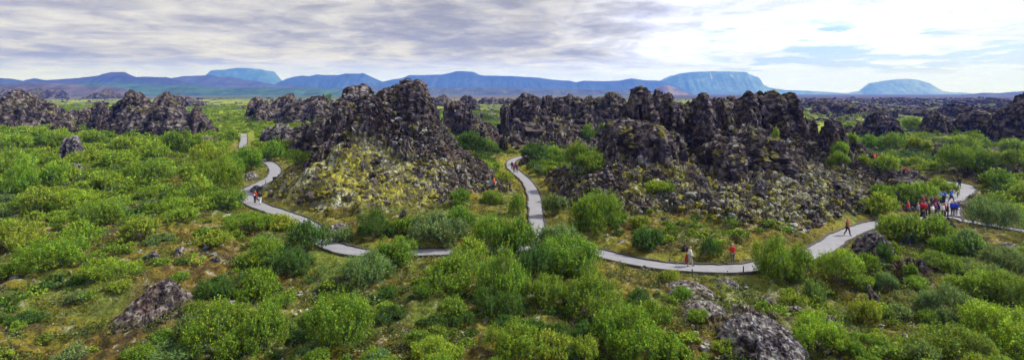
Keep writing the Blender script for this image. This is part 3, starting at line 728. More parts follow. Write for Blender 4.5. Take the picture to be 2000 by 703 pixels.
# ------------------------------------------------------------------ rubble (nobody could count it)
def build_rubble():
    V0, F0 = ICO[2]
    protos = []
    for i in range(14):
        P = V0.copy(); s = np.array([rng.uniform(.75, 1.2), rng.uniform(.75, 1.2), rng.uniform(.5, .95)])
        w, _, _ = worley(P[:, 0]*1.3+i*7, P[:, 1]*1.3, P[:, 2]*1.3, seed=300+i)
        protos.append(P*(1+(w-.5)[:, None]*1.1)*s)
    protos = np.array(protos)
    def scatter(name, n, sampler, label, sizes):
        x, y, pale, mossy = sampler(n)
        z = H0(x, y); m = len(x)
        sz = sizes(m, y)
        ang = rng.uniform(0, 2*math.pi, m); pi = rng.integers(0, len(protos), m)
        P = protos[pi]*sz[:, None, None]
        c, s = np.cos(ang)[:, None], np.sin(ang)[:, None]
        X = P[..., 0]*c-P[..., 1]*s+x[:, None]; Y = P[..., 0]*s+P[..., 1]*c+y[:, None]; Z = P[..., 2]+z[:, None]+sz[:, None]*rng.uniform(-.1, .5, m)[:, None]
        V = np.stack([X, Y, Z], -1).reshape(-1, 3)
        Fc = (F0[None]+(np.arange(m)*len(V0))[:, None, None]).reshape(-1, 3)
        g = rng.uniform(.022, .105, m)[:, None]*np.array([1, .80, .68])
        g = np.where((rng.random(m) < pale)[:, None], rng.uniform(.14, .36, m)[:, None]*np.array([1, 1.0, .82]), g)
        g = np.where((rng.random(m) < mossy)[:, None], rng.uniform(.6, 1.3, m)[:, None]*np.array([.18, .165, .02]), g)
        C = np.repeat(g, len(V0), 0)
        o = link(name, mk_mesh(name, V, Fc, C), M_LAVA); tag(o, label, 'rubble', kind='stuff')
    def near(n):
        xs, ys = [], []
        k = n*6
        u = rng.uniform(490, 1740, k); y = rng.uniform(46, 122, k)
        x = rng.uniform(-42, 72, k)
        hz = hillz(x, y); pd = pathdist(x, y)
        nn = fbm(x/4, y/4, seed=41, oct=3)
        ok = (hz+nn*.7 > .5) & (pd > 2.6)
        x = x[ok][:n]; y = y[ok][:n]
        hz = hillz(x, y)
        A, mossA, _, uu, vv = rockmask(x, y, hz)
        ls = g2(uu, vv, 1470, 430, 190, 65)+g2(uu, vv, 1640, 340, 60, 40)
        pale = np.clip(.10+.30*mossA+.4*ls, 0, .7); mossy = np.clip(.04+.5*mossA+.25*ls, 0, .6)
        keep = rng.random(len(x)) < np.clip(1-.55*mossA-.85*g2(uu, vv, 1262, 345, 75, 50)-.6*g2(uu, vv, 1400, 470, 280, 42)-.2*g2(uu, vv, 1470, 400, 150, 50), .05, 1)
        return x[keep], y[keep], pale[keep], mossy[keep]
    scatter('lava_rubble', 50000, near, 'loose lava rubble strewn over the slopes of the lava hills',
            lambda m, y: np.clip(rng.lognormal(-2.15, .55, m), .045, .6))
    def far(n):
        y = np.exp(rng.uniform(math.log(125), math.log(1500), n*5)); t = rng.uniform(-1.15, 1.2, n*5); x = t*y; u = 1000+t*F
        e = fbm(x/22, y/60, seed=71, oct=4)+.5*fbm(x/7, y/16, seed=72, oct=3)
        w = .10+.9*sstep(.1, .3, e)
        mid = (np.abs(u-1060) < 200)*(y < 330)*(y > 140); right = (u > 1500)*(y > 240)*1.
        w = w*.35+mid*.9+right*(.55+.4*sstep(-.1, .2, e))
        ok = (rng.random(len(y)) < w) & (pathdist(x, y) > 4)
        x = x[ok][:n]; y = y[ok][:n]
        return x, y, np.full(len(x), .03), np.full(len(x), .02)
    scatter('lava_field', 6500, far, 'dark lava blocks scattered over the distant plain',
            lambda m, y: np.clip(rng.lognormal(-.1, .5, m)*(y/300)**.45, .4, 5))
    def low(n):
        y = np.exp(rng.uniform(math.log(22), math.log(110), n*3)); t = rng.uniform(-1.15, 1.15, n*3); x = t*y
        pd = pathdist(x, y); nn = fbm(x/3.5, y/3.5, seed=351, oct=3)
        ok = (pd > 1.9) & (nn > .12) & (hillz(x, y) < 1)
        x = x[ok][:n]; y = y[ok][:n]
        return x, y, np.full(len(x), .6), np.full(len(x), .12)
    scatter('small_stones', 3800, low, 'small pale stones showing through the moss', lambda m, y: np.clip(rng.lognormal(-2.4, .5, m), .04, .3))

# ------------------------------------------------------------------ bushes
def leaf_quads(c, a, b, l, w):
    """diamond leaves: centre c, axis a, side b"""
    V = np.stack([c-a*l, c+b*w, c+a*l, c-b*w], 1).reshape(-1, 3)
    return V
def unit(v): return v/np.maximum(np.linalg.norm(v, axis=-1, keepdims=True), 1e-9)

def bush_variant(seed, shoots, per, leaf, nlobes=8, up=.6, open_=0., low=False):
    r = np.random.default_rng(seed)
    # lobes of the crown: unit radius, height about 1
    L_ = []
    for i in range(nlobes):
        a = 2*math.pi*(i/nlobes)+r.uniform(-.4, .4); d = r.uniform(.34, .74) if i else 0.
        rad = r.uniform(.22, .44)
        L_.append((math.cos(a)*d, math.sin(a)*d, r.uniform(.22, .70)*(1.12-.6*d), rad))
    L_.append((r.uniform(-.2, .2), r.uniform(-.2, .2), .46, .42))
    L_ = np.array(L_)
    li = r.integers(0, len(L_), shoots)
    d = unit(r.normal(size=(shoots, 3))); d[:, 2] = np.where(d[:, 2] < -.35, -d[:, 2], d[:, 2])
    tip = L_[li, :3]+d*L_[li, 3:4]*r.uniform(.82, 1.12, (shoots, 1))
    inside = np.zeros(shoots)
    for k in range(len(L_)):
        inside = np.maximum(inside, 1-np.linalg.norm(tip-L_[k, :3], axis=1)/L_[k, 3])
    keep = (inside < .35) & (tip[:, 2] > .02)
    tip = tip[keep]; d = d[keep]; n = len(tip)
    sd = unit(d*.7+np.array([0, 0, up])+r.normal(size=(n, 3))*.30)
    ln = r.uniform(.18, .44, n)*(1-.4*(r.random(n) < .3))
    tip = tip+sd*(ln*r.uniform(.1, .6, n))[:, None]
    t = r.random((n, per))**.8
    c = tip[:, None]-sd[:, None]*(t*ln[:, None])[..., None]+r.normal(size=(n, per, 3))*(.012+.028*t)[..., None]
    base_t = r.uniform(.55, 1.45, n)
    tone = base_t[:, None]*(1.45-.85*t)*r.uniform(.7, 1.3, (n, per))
    hue = r.normal(size=n)*.12
    c = c.reshape(-1, 3); m = len(c)
    nrm = unit(np.repeat(d, per, 0)*.5+np.array([0, 0, .5])+r.normal(size=(m, 3))*.75)
    a = unit(np.cross(nrm, r.normal(size=(m, 3)))); b = np.cross(nrm, a)
    l = leaf*r.uniform(.7, 1.3, (m, 1)); w = l*r.uniform(.45, .7, (m, 1))
    V = leaf_quads(c, a, b, l, w)
    V[:, 2] = np.maximum(V[:, 2], 0)
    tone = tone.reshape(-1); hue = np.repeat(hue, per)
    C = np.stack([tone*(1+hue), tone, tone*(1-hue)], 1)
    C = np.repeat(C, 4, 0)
    Fq = np.arange(4*m).reshape(-1, 4)
    # stems
    SV, SF = [], []
    def tube(p, q, r0, r1, bend):
        base = len(SV); k = 4
        for j in range(k+1):
            s = j/k; cc = p*(1-s)+q*s+bend*math.sin(math.pi*s)
            rr = r0*(1-s)+r1*s
            for e in range(4):
                an = e*math.pi/2
                SV.append((cc[0]+rr*math.cos(an), cc[1]+rr*math.sin(an), cc[2]))
        for j in range(k):
            for e in range(4):
                SF.append((base+j*4+e, base+j*4+(e+1) % 4, base+j*4+4+(e+1) % 4, base+j*4+4+e))
    for k in range(len(L_)):
        q = L_[k, :3]+np.array([0, 0, L_[k, 3]*.5]); p = np.array([L_[k, 0]*.18, L_[k, 1]*.18, -.06])
        tube(p, q, .018, .006, r.normal(size=3)*.04)
        for j in range(3):
            q2 = L_[k, :3]+unit(r.normal(size=3)+np.array([0, 0, .5]))*L_[k, 3]*r.uniform(.8, 1.08)
            tube(p*.4+q*.6, q2, .008, .003, r.normal(size=3)*.03)
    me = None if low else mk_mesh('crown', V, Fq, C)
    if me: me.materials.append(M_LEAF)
    sm = None if low else mk_mesh('stems', np.array(SV), np.array(SF))
    if sm: sm.materials.append(M_STEM)
    return me, sm, V, C

TONES = {'y': (.225, .315, .028), 'g': (.155, .25, .022), 'd': (.075, .145, .022), 's': (.155, .225, .062)}
TN = {'y': 'yellow-green', 'g': 'green', 'd': 'dark green', 's': 'silvery green'}

# (u, v of the foot, width, height in the photograph, tone)
BUSHES = [
 # lower left
 (195,448,92,66,'g'),(140,422,100,54,'y'),(75,432,82,62,'y'),(25,500,104,74,'y'),(155,490,76,60,'y'),(108,542,124,88,'g'),(205,560,86,54,'y'),(255,534,48,28,'y'),
 (272,480,80,54,'y'),(312,480,58,30,'s'),(420,491,74,40,'y'),(352,442,70,32,'y'),(345,408,86,44,'d'),(403,392,50,34,'g'),(446,417,78,50,'g'),(482,460,92,46,'g'),(545,458,82,44,'y'),
 (600,502,84,72,'d'),(512,538,104,74,'g'),(562,550,92,64,'d'),(434,592,92,60,'d'),(510,592,84,78,'g'),(430,722,152,134,'g'),(512,716,112,132,'g'),(368,692,60,80,'s'),(350,725,120,60,'s'),
 (147,602,42,28,'s'),(30,656,30,32,'y'),(57,626,38,20,'g'),(575,655,32,24,'s'),(592,712,48,38,'s'),
 # centre
 (668,478,54,38,'s'),(735,474,88,62,'d'),(775,534,108,72,'g'),(715,574,106,76,'s'),(668,692,126,138,'g'),(855,492,110,80,'s'),(800,468,60,44,'g'),(900,470,80,60,'g'),(965,500,90,88,'g'),(1015,506,84,86,'g'),
 (1010,428,42,48,'g'),(1082,428,58,54,'s'),(1090,505,102,80,'s'),(1165,468,108,90,'g'),(1110,552,128,94,'g'),(890,582,132,92,'g'),(985,606,112,126,'g'),(885,636,76,62,'g'),
 (975,634,104,78,'d'),(1062,612,90,86,'g'),(1155,634,116,104,'g'),(920,520,80,60,'y'),(1040,560,80,80,'d'),(1265,503,78,62,'d'),(1250,452,48,34,'y'),(1285,398,70,30,'y'),(1240,722,152,124,'g'),(1272,652,74,68,'g'),(1190,690,70,70,'g'),
 (1000,722,108,100,'g'),(1072,722,84,82,'y'),(855,722,96,64,'y'),(1145,722,72,70,'y'),(1310,554,48,28,'y'),(1388,512,46,48,'d'),(1205,440,40,30,'g'),
 # right of centre
 (1518,562,92,98,'g'),(1560,560,74,76,'g'),(1588,600,46,62,'s'),(1592,706,108,92,'y'),(1645,570,92,80,'y'),(1728,522,42,50,'d'),(1730,572,54,40,'s'),(1695,548,52,50,'g'),
 (1780,552,32,36,'g'),(1720,432,74,54,'y'),(1690,640,62,54,'y'),(1772,484,78,72,'g'),(1824,480,74,60,'g'),(1740,478,60,56,'y'),(1848,512,66,54,'g'),(1888,514,84,64,'s'),(1838,540,72,46,'g'),
 (1945,453,92,72,'s'),(1900,555,94,56,'s'),(1970,550,94,60,'s'),(1850,644,104,88,'s'),(1902,606,112,84,'y'),(1975,618,92,88,'g'),(1958,708,154,134,'y'),(1868,722,134,96,'g'),(1800,722,84,64,'s'),(1680,712,54,46,'g'),(1930,655,90,70,'g'),
 (1795,405,70,52,'y'),(1838,388,60,44,'y'),(1760,398,62,48,'g'),(1722,405,50,36,'g'),(1888,348,88,60,'g'),(1952,374,64,44,'g'),(1975,345,60,44,'g'),(1925,335,56,36,'g'),(1992,400,50,40,'y'),(1980,312,60,36,'y'),
 # upper left
 (60,390,112,80,'g'),(118,354,64,50,'y'),(20,355,90,60,'y'),(212,374,56,42,'y'),(290,362,88,56,'g'),(230,337,76,38,'y'),(170,325,70,34,'y'),(75,294,64,36,'g'),(30,300,60,34,'y'),
 (425,378,88,74,'g'),(385,394,80,54,'y'),(345,408,60,40,'y'),(352,304,72,58,'g'),(300,318,66,40,'y'),(410,330,70,48,'y'),(455,352,60,46,'g'),(485,340,72,54,'g'),(450,281,40,22,'g'),(470,318,56,34,'g'),
 (530,318,58,44,'g'),(580,328,52,28,'y'),(560,300,40,24,'y'),(120,300,60,36,'g'),(180,290,60,34,'y'),(250,300,70,40,'y'),(60,330,70,40,'g'),(5,400,70,50,'g'),
 # middle hollow and clefts of the lava
 (880,305,50,44,'g'),(920,310,82,50,'d'),(955,300,46,30,'g'),(870,330,36,36,'g'),(940,345,60,30,'y'),(985,360,50,28,'y'),(1045,322,62,46,'d'),(1082,324,54,40,'g'),(1127,328,64,50,'g'),(1055,346,32,22,'s'),(1148,276,34,34,'g'),
 (1178,270,32,28,'g'),(1155,342,62,48,'g'),(1130,350,40,26,'s'),(1300,392,44,26,'g'),(1425,256,9,26,'g'),(1515,284,20,34,'y'),(640,205,24,22,'g'),(900,408,46,40,'g'),(960,404,52,34,'g'),(1640,318,44,30,'y'),
 (1665,290,40,26,'y'),(1700,300,52,34,'g'),(1745,300,56,38,'g'),(1790,305,60,40,'y'),(1740,262,40,28,'g'),(1780,258,44,28,'y'),(1880,300,54,36,'y'),(1905,292,50,34,'g'),(1950,270,36,34,'g'),(1968,230,12,18,'g'),(1640,338,50,34,'g'),(1730,352,64,40,'y'),(1690,330,30,22,'y'),
]
LANDMARKS = [  # name, u, v
 ('the pale-capped pillar', 144, 290), ('the left castle', 290, 235), ('the far left crag', 45, 210), ('the dark brown mound', 300, 580), ('the left path walkers', 503, 388),
 ('the lower left corner', 20, 690), ('the mossy hill slope', 620, 360), ('the smooth-faced wall', 640, 265), ('the pale path slab', 660, 440), ('the rubble flank', 880, 370),
 ('the middle path', 1046, 400), ('the lava arch', 895, 235), ('the walker in white', 1348, 505), ('the man in the red jacket', 1431, 498), ('the huge boulder', 1480, 655),
 ('the walker in dark red', 1655, 443), ('the wrinkled boulder', 1706, 472), ('the tour group', 1825, 405), ('the overhanging ledge', 1255, 270), ('the black spire', 1372, 240), ('the square pillar', 1622, 265),
 ('the cone-shaped stack', 1725, 245), ('the ridged stack', 1830, 245), ('the broad lava block', 1920, 245), ('the lower right corner', 1980, 690), ('the bottom edge in the middle', 1000, 690), ('the brown rocks', 1890, 400),
 ('the pale slabs', 1370, 590), ('the rusty clearing', 760, 600), ('the black right slope', 1985, 230), ('the left path', 530, 340), ('the long skyline ridge', 1100, 225), ('the left edge', 5, 400), ('the far path stretch', 475, 278)]
def side(dx, dy):
    if abs(dx) > abs(dy)*1.3: return 'right of' if dx > 0 else 'left of'
    return 'below' if dy > 0 else 'behind'
ORD = ['first', 'second', 'third', 'fourth', 'fifth', 'sixth', 'seventh', 'eighth', 'ninth', 'tenth', 'eleventh', 'twelfth']

def region(u, v, x, y):
    if y > 160: return 'scrub field behind the lava on the left' if u < 840 else ('clearing behind the lava arch' if u < 1250 else 'right valley between the lava stacks')
    if u < 480 and v < 330: return 'left scrub in front of the castle'
    if u < 480: return 'left moor below the path loop'
    if u < 860: return 'moor below the central hill'
    if u < 1200 and v < 400: return 'hollow by the middle path'
    if u < 1300: return 'thicket at the bottom middle'
    if u < 1700: return 'moss around the huge boulder'
    if v < 400: return 'right slope above the tour group'
    return 'right moor below the tour group'

def build_bushes():
    big = [bush_variant(100+i, 1150, 22, .0205, nlobes=9+i % 3, up=.30+.15*(i % 3)) for i in range(5)]
    med = [bush_variant(200+i, 620, 18, .030, nlobes=7+i % 3, up=.30+.2*(i % 3)) for i in range(6)]
    sml = [bush_variant(300+i, 300, 16, .045, nlobes=6+i % 3, up=.5) for i in range(6)]
    items = []
    for (u, v, w, h, t) in BUSHES:
        x, D, g = march(u, v)
        if 860 < u < 985 and v < 352: (x, D), g = gp(u, v), 0.
        W = w/F*D*.5; Hh = h/F*D
        Hh = max(Hh-W*1.2*(CAMZ-g)/D*.7, Hh*.62)
        items.append([u, v, w, h, t, x*(D+W*.75)/D, D+W*.75, W*1.04, Hh*1.05, 1])
    # natural fill between them
    px = np.array([[i[5], i[6], i[7]] for i in items])
    fill = []
    tries = 0
    grid = {}
    def cell(a, b): return (int(a//8), int(b//8))
    for a, b, c in px: grid.setdefault(cell(a, b), []).append((a, b, c*1.0))
    K = 52000
    yy = np.exp(rng.uniform(math.log(21), math.log(1050), K)); tt = rng.uniform(-1.35, 1.35, K); xx = tt*yy
    uu = 1000+tt*F; hz = hillz(xx, yy); zz = H0(xx, yy); vv = HZ+(CAMZ-zz)/yy*F
    pd = pathdist(xx, yy); nn = fbm(xx/9, yy/9, seed=401, oct=3); e = fbm(xx/22, yy/60, seed=71, oct=4)+.5*fbm(xx/7, yy/16, seed=72, oct=3)
    dens = np.zeros(K)
    left = (uu < 520)
    dens = np.where(yy < 60, .13+.30*sstep(.0, .3, fbm(xx/6, yy/6, seed=444, oct=2))*(uu > 860), dens)
    dens = np.where((yy >= 60) & (yy < 105) & left, .45, dens)
    dens = np.where((yy >= 105) & (yy < 700) & (uu < 640), .95, dens)
    dens = np.where((yy >= 60) & (yy < 250) & (uu > 1640), .8, dens)
    dens = np.where((yy >= 250) & (uu >= 640), .30*sstep(-.05, .15, nn), dens)
    dens = np.where((yy >= 85) & (yy < 135) & (uu > 850) & (uu < 1200), .55, dens)
    dens = np.where((yy >= 150) & (yy < 420) & ((np.abs(uu-960) < 55) | (np.abs(uu-845) < 20)), .9, dens)
    for (cu, cv, su, sv, k) in [(290,470,60,40,.2),(330,580,90,50,.05),(190,640,200,80,.04),(100,500,90,40,.25),(400,520,70,50,.2),(760,590,60,70,.05),(1370,600,110,50,.03),(1500,560,90,60,.2),(985,315,60,14,.05),(1080,375,30,30,.2),(620,600,40,40,.3),(1660,600,50,70,.2),(1950,480,80,24,.3),(1900,410,60,30,.3),(490,300,40,18,.2),(450,470,40,30,.3),(1760,340,70,14,.3)]:
        dens = dens*(1-(1-k)*g2(uu, vv, cu, cv, su, sv))
    dens = dens*(1-sstep(.35, 1.0, hz))*(1-.85*sstep(.20, .34, e)*(yy > 130))
    ok = (rng.random(K) < dens) & (pd > 3.6)
    for t_ in (1.5, 3, 4.5, 6., 8.):       # keep the scrub low and back from the walkway's near side, as it is cut there
        q = 1+t_/yy
        ok &= ~((pathdist(xx*q, yy*q) < 1.6) & (t_ < 2.1*yy/15.) & (yy < 130) & (rng.random(K) < .92))
    for a, b, u_, v_, pd_, n_ in zip(xx[ok], yy[ok], uu[ok], vv[ok], pd[ok], nn[ok]):
        r = float(rng.uniform(.7, 1.75) if b > 60 else rng.uniform(.35, 1.0))
        if b > 130: r *= 1.12
        if 132 < b < 178 and u_ < 480: r *= 1.3
        if b > 260: r *= 1.5
        if r > pd_-1.8: continue
        cx, cy = cell(a, b); bad = False
        for i in (-1, 0, 1):
            for j in (-1, 0, 1):
                for (p, q, s) in grid.get((cx+i, cy+j), ()):
                    if (p-a)**2+(q-b)**2 < ((s+r)*(.47 if b < 60 else .50))**2: bad = True; break
                if bad: break
            if bad: break
        if bad: continue
        grid.setdefault((cx, cy), []).append((a, b, r))
        t = 'y' if n_ > .1 else ('g' if n_ > -.25 else 'd')
        if u_ < 640 and b > 100: t = 'y' if rng.random() < .75 else 'g'
        elif rng.random() < .2: t = random.choice('gys')
        fill.append([u_, v_, 2*r/b*F, r*1.25/b*F, t, a, b, r*1.1, r*float(rng.uniform(.85, 1.25)), 0])
    inview = lambda i: (-20 < i[0] < 2020) and i[1] < 760
    fill.sort(key=lambda i: -i[2]*inview(i))
    cap = 292-len(items)
    ind = items+[i for i in fill[:cap] if inview(i)]
    rest = [i for i in fill if i not in ind] if False else fill[len(ind)-len(items):]
    # labels: unique ones for the bushes that show large, shared ones for small look-alikes of a region
    groups = {}
    for i in ind:
        u, v, w, h, t = i[:5]
        if w >= 44 and i[9]:
            lm = min(LANDMARKS, key=lambda l: math.hypot((u-l[1]), (v-h/2-l[2])*1.3))
            size = 'large' if w > 95 else ('medium' if w > 62 else 'small')
            key = ('A', size, t, side(u-lm[1], v-h/2-lm[2]), lm[0])
        else:
            key = ('B', t, region(u, v, i[5], i[6]))
        groups.setdefault(key, []).append(i)
    lab = {}
    for key, L_ in groups.items():
        if key[0] == 'B':
            for i in L_: lab[id(i)] = ('small %s bush in the %s' % (TN[key[1]], key[2]), 'small %s bushes in the %s' % (TN[key[1]], key[2]))
        else:
            L_.sort(key=lambda i: i[0])
            kind = 'willow shrub' if key[2] == 's' else 'birch shrub'
            for k, i in enumerate(L_):
                s = '%s %s %s %s %s' % (key[1], TN[key[2]], kind, key[3], key[4])
                if len(L_) > 1: s += ', %s from left' % ORD[k]
                lab[id(i)] = (s, 'shrubs spread over the lava moor')
    allz = H0(np.array([i[5] for i in ind]+[i[5] for i in rest]), np.array([i[6] for i in ind]+[i[6] for i in rest]))
    for k, i in enumerate(ind):
        u, v, w, h, t, x, y, W, Hh, hand = i
        px_ = W*2/y*F
        pool = big if px_ > 85 else (med if px_ > 42 else sml)
        cm, sm, _, _ = pool[k % len(pool)]
        root = bpy.data.objects.new('willow_bush' if t == 's' else 'birch_bush', None); col.objects.link(root)
        z = float(allz[k])
        root.location = (x, y, z-.05); root.rotation_euler = (0, 0, random.uniform(0, 6.28)); 
        root.scale = (W*random.uniform(.92, 1.08), W*random.uniform(.92, 1.08), max(Hh, W*.55))
        tag(root, lab[id(i)][0], 'bush', lab[id(i)][1])
        c = np.array(TONES[t])*np.array([random.uniform(.9, 1.1), random.uniform(.94, 1.06), random.uniform(.85, 1.2)])
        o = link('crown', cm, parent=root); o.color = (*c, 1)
        if px_ > 18: link('stems', sm, parent=root)
    # everything smaller or farther is scrub nobody could count
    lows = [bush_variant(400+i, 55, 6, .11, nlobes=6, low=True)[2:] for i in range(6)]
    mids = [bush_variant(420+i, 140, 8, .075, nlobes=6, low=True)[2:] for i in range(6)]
    Vs, Cs = [], []
    for k, i in enumerate(rest):
        u, v, w, h, t, x, y, W, Hh, _ = i
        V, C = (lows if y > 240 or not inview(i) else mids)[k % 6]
        a = rng.uniform(0, 6.28); ca, sa = math.cos(a), math.sin(a)
        z = float(allz[len(ind)+k])-.05
        P = np.column_stack([(V[:, 0]*ca-V[:, 1]*sa)*W+x, (V[:, 0]*sa+V[:, 1]*ca)*W+y, V[:, 2]*Hh+z])
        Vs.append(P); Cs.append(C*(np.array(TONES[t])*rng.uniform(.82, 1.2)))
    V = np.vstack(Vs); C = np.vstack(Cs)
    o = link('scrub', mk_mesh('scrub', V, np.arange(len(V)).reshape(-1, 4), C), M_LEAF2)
    tag(o, 'dense yellow-green scrub covering the lava plain into the distance', 'scrub', kind='stuff')
    print('BUSHES', len(ind), 'rest', len(rest), 'scrub faces', len(V)//4)
    # ground cover tufts
    n = 150000
    y = np.exp(rng.uniform(math.log(21), math.log(125), n)); t = rng.uniform(-1.15, 1.15, n); x = t*y
    pd = pathdist(x, y); hz = hillz(x, y); nn = fbm(x/2.2, y/2.2, seed=501, oct=3); b = fbm(x/6, y/6, seed=502, oct=2)
    ok = (pd > 1.32) & (nn > -.08-.25*(pd < 3)) & ((hz < .8) | (rng.random(n) < .12))
    x = x[ok]; y = y[ok]; nn = nn[ok]; b = b[ok]; m = len(x)
    z = H0(x, y)
    per = 8
    s = rng.uniform(.05, .17, m)*(1+y/150)
    c = np.stack([x, y, z], 1)[:, None]+rng.normal(size=(m, per, 3))*np.array([1, 1, .35])*s[:, None, None]*.8
    c[..., 2] += s[:, None]*rng.uniform(.1, 1.2, (m, per))
    nrm = unit(np.array([0, 0, .7])+rng.normal(size=(m, per, 3))*.6); a = unit(np.cross(nrm, rng.normal(size=(m, per, 3)))); bb = np.cross(nrm, a)
    l = (s*.42)[:, None, None]*rng.uniform(.6, 1.4, (m, per, 1))
    V = np.stack([c-a*l, c+bb*l*.5, c+a*l, c-bb*l*.5], 2).reshape(-1, 3)
    base = np.where((b > .15)[:, None], np.array([[.14, .17, .02]]), np.array([[.075, .115, .018]]))
    base = np.where((rng.random(m) < .22)[:, None], np.array([[.17, .13, .02]]), base)
    base = np.where((rng.random(m) < .14)[:, None], np.array([[.24, .29, .17]]), base)
    C = np.repeat(base*rng.uniform(.4, 1.5, (m, 1)), per*4, 0)
    o = link('heath', mk_mesh('heath', V, np.arange(len(V)).reshape(-1, 4), C), M_LEAF2)
    tag(o, 'low heath, crowberry and dwarf willow sprigs in the moss', 'heath', kind='stuff')

# ------------------------------------------------------------------ distant hills
def mountain(name, outline, D, colr, label, seed, plateau=0., depth=2.0, base_v=186., gully=.07, snow=None, green=None):
    O = np.array(outline, float)
    us = np.arange(O[0, 0], O[-1, 0]+.1, 1.5)
    v = np.interp(us, O[:, 0], O[:, 1])
    v = v+.5*fbm(us/9, us*0, seed=seed, oct=3)
    X = (us-1000)/F*D; Z = CAMZ-(v-HZ)/F*D
    zb = CAMZ-(base_v-HZ)/F*D if base_v > HZ else -2.
    zb = -3.
    h = np.maximum(Z-zb, 1)
    ns = len(us); nt = 61
    t = np.linspace(-1, 1, nt)
    Ty = np.maximum(h*depth, h.max()*.35)
    prof = np.clip(1-np.abs(t), 0, 1)
    prof = np.clip(prof*(1+plateau), 0, 1)**(.95 if plateau else 1.1)
    Y = D+Ty[:, None]*t[None]; Xg = np.repeat(X[:, None], nt, 1)
    g = np.abs(fbm(Xg/(h.max()*.35), Y/(h.max()*1.6), seed=seed+2, oct=4))*2
    side_ = np.sin(np.pi*prof)*.9
    Zg = zb+h[:, None]*np.clip(prof[None]-gully*g*side_[None], 0, 1.02)
    P = np.stack([Xg, Y, Zg], -1).reshape(-1, 3)
    C = np.empty((len(P), 3)); C[:] = colr
    nz = fbm(P[:, 0]/(h.max()*.8), P[:, 2]/(h.max()*.25), seed=seed+4, oct=4)
    C = C*(1+.55*nz[:, None])
    if green is not None:
        C = mix(C, green, sstep(-.05, .25, -nz)*sstep(.75, .2, P[:, 2]/h.max()))
    if snow:
        for (su, sv, s1, s2, tilt) in snow:
            uu = 1000+P[:, 0]/P[:, 1]*F; vv = HZ+(CAMZ-P[:, 2])/P[:, 1]*F
            d = ((uu-su-(vv-sv)*tilt)/s1)**2+((vv-sv)/s2)**2
            C = mix(C, (.55, .57, .6), (d < 1)*1.*(P[:, 1] < D))
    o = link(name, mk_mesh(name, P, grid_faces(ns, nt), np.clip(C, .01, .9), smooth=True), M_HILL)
    tag(o, label, kind='structure')

def build_mountains():
    dk = (.042, .037, .042); br = (.085, .070, .068); bl = (.05, .10, .16)  # bl: distance haze put into the rock colour as extra blue
    m = mountain
    m('hills', [(-260,168),(-120,158),(0,153),(20,154),(45,158),(58,155),(66,153),(90,157),(150,153),(192,148),(204,144),(216,141),(244,141),(254,146),(266,151),(290,150),(300,151),(325,151),(352,158),(385,166),(430,176)], 5200, dk, 'dark purple volcanic hill on the left horizon', 11, green=(.04, .08, .035))
    m('hills', [(-200,166),(0,166),(60,161),(110,163),(150,166),(180,170),(210,168),(235,172),(260,178),(275,184)], 2600, br, 'bare brown ash slope below the dark hill', 12, depth=3.)
    m('hills', [(60,182),(120,170),(160,163),(200,164),(250,164),(300,167),(380,168),(440,172),(520,171),(620,173),(700,176),(760,182)], 3600, (.04, .085, .04), 'green birch-covered foothills on the left', 13, depth=4.)
    m('hills', [(300,166),(330,154),(360,149),(385,148),(415,147),(430,151),(450,150),(475,156),(500,159),(540,166),(600,170),(640,176)], 6600, (.055, .050, .060), 'low purple hill in front of the left table mountain', 14, depth=3.)
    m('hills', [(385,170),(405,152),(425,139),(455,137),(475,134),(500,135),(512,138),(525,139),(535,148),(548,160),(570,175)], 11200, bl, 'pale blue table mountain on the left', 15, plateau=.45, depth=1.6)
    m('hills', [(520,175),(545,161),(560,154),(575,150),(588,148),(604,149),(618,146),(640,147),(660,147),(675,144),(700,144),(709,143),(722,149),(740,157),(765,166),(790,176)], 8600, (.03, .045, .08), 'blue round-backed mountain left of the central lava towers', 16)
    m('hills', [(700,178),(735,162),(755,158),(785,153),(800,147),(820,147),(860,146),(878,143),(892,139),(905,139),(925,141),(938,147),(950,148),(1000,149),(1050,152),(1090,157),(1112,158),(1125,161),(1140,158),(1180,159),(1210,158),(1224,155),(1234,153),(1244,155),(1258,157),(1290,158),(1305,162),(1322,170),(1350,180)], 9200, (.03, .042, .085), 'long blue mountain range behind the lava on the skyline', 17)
    m('hills', [(560,184),(640,174),(720,172),(800,174),(850,171),(880,173),(930,172),(980,172),(1060,174),(1150,175),(1250,178),(1300,184)], 4600, (.06, .065, .055), 'green and violet low rises on the plain before the range', 23, depth=4)
    m('hills', [(1255,180),(1285,162),(1300,154),(1315,148),(1340,142),(1360,141),(1380,140.5),(1420,141),(1448,142),(1458,147),(1472,151),(1480,158),(1486,166),(1500,172),(1530,176),(1580,178),(1640,182)], 11400, (.09, .15, .20), 'broad flat-topped blue table mountain with snow patches', 18, plateau=.55, depth=1.5,  # albedo lifted toward blue, painting in part of the air haze
      snow=[(1388,147,1.1,3,0),(1390,153,.7,2,0),(1428,148,.7,3.4,1.3),(1375,142.5,3,.7,0)])
    m('hills', [(1262,186),(1283,172),(1295,168),(1303,167),(1318,171),(1335,178),(1365,187)], 5000, (.13, .10, .075), 'small reddish crater cone before the table mountain', 19, depth=1.5, green=(.06, .10, .05))
    m('hills', [(1560,184),(1655,182),(1678,178),(1690,169),(1700,163),(1728,158),(1755,155),(1775,155),(1792,157),(1812,163),(1828,172),(1842,179),(1870,181),(1900,183)], 12400, (.14, .20, .24), 'lone pale blue dome mountain on the right horizon', 20, depth=1.5, plateau=.15)  # pale blue base colour holds painted-in distance haze
    m('hills', [(1880,186),(1900,183.5),(1920,181.5),(1950,182),(2000,178),(2080,172),(2200,180)], 3600, (.06, .065, .055), 'low dark rise on the right horizon', 21, depth=4.)

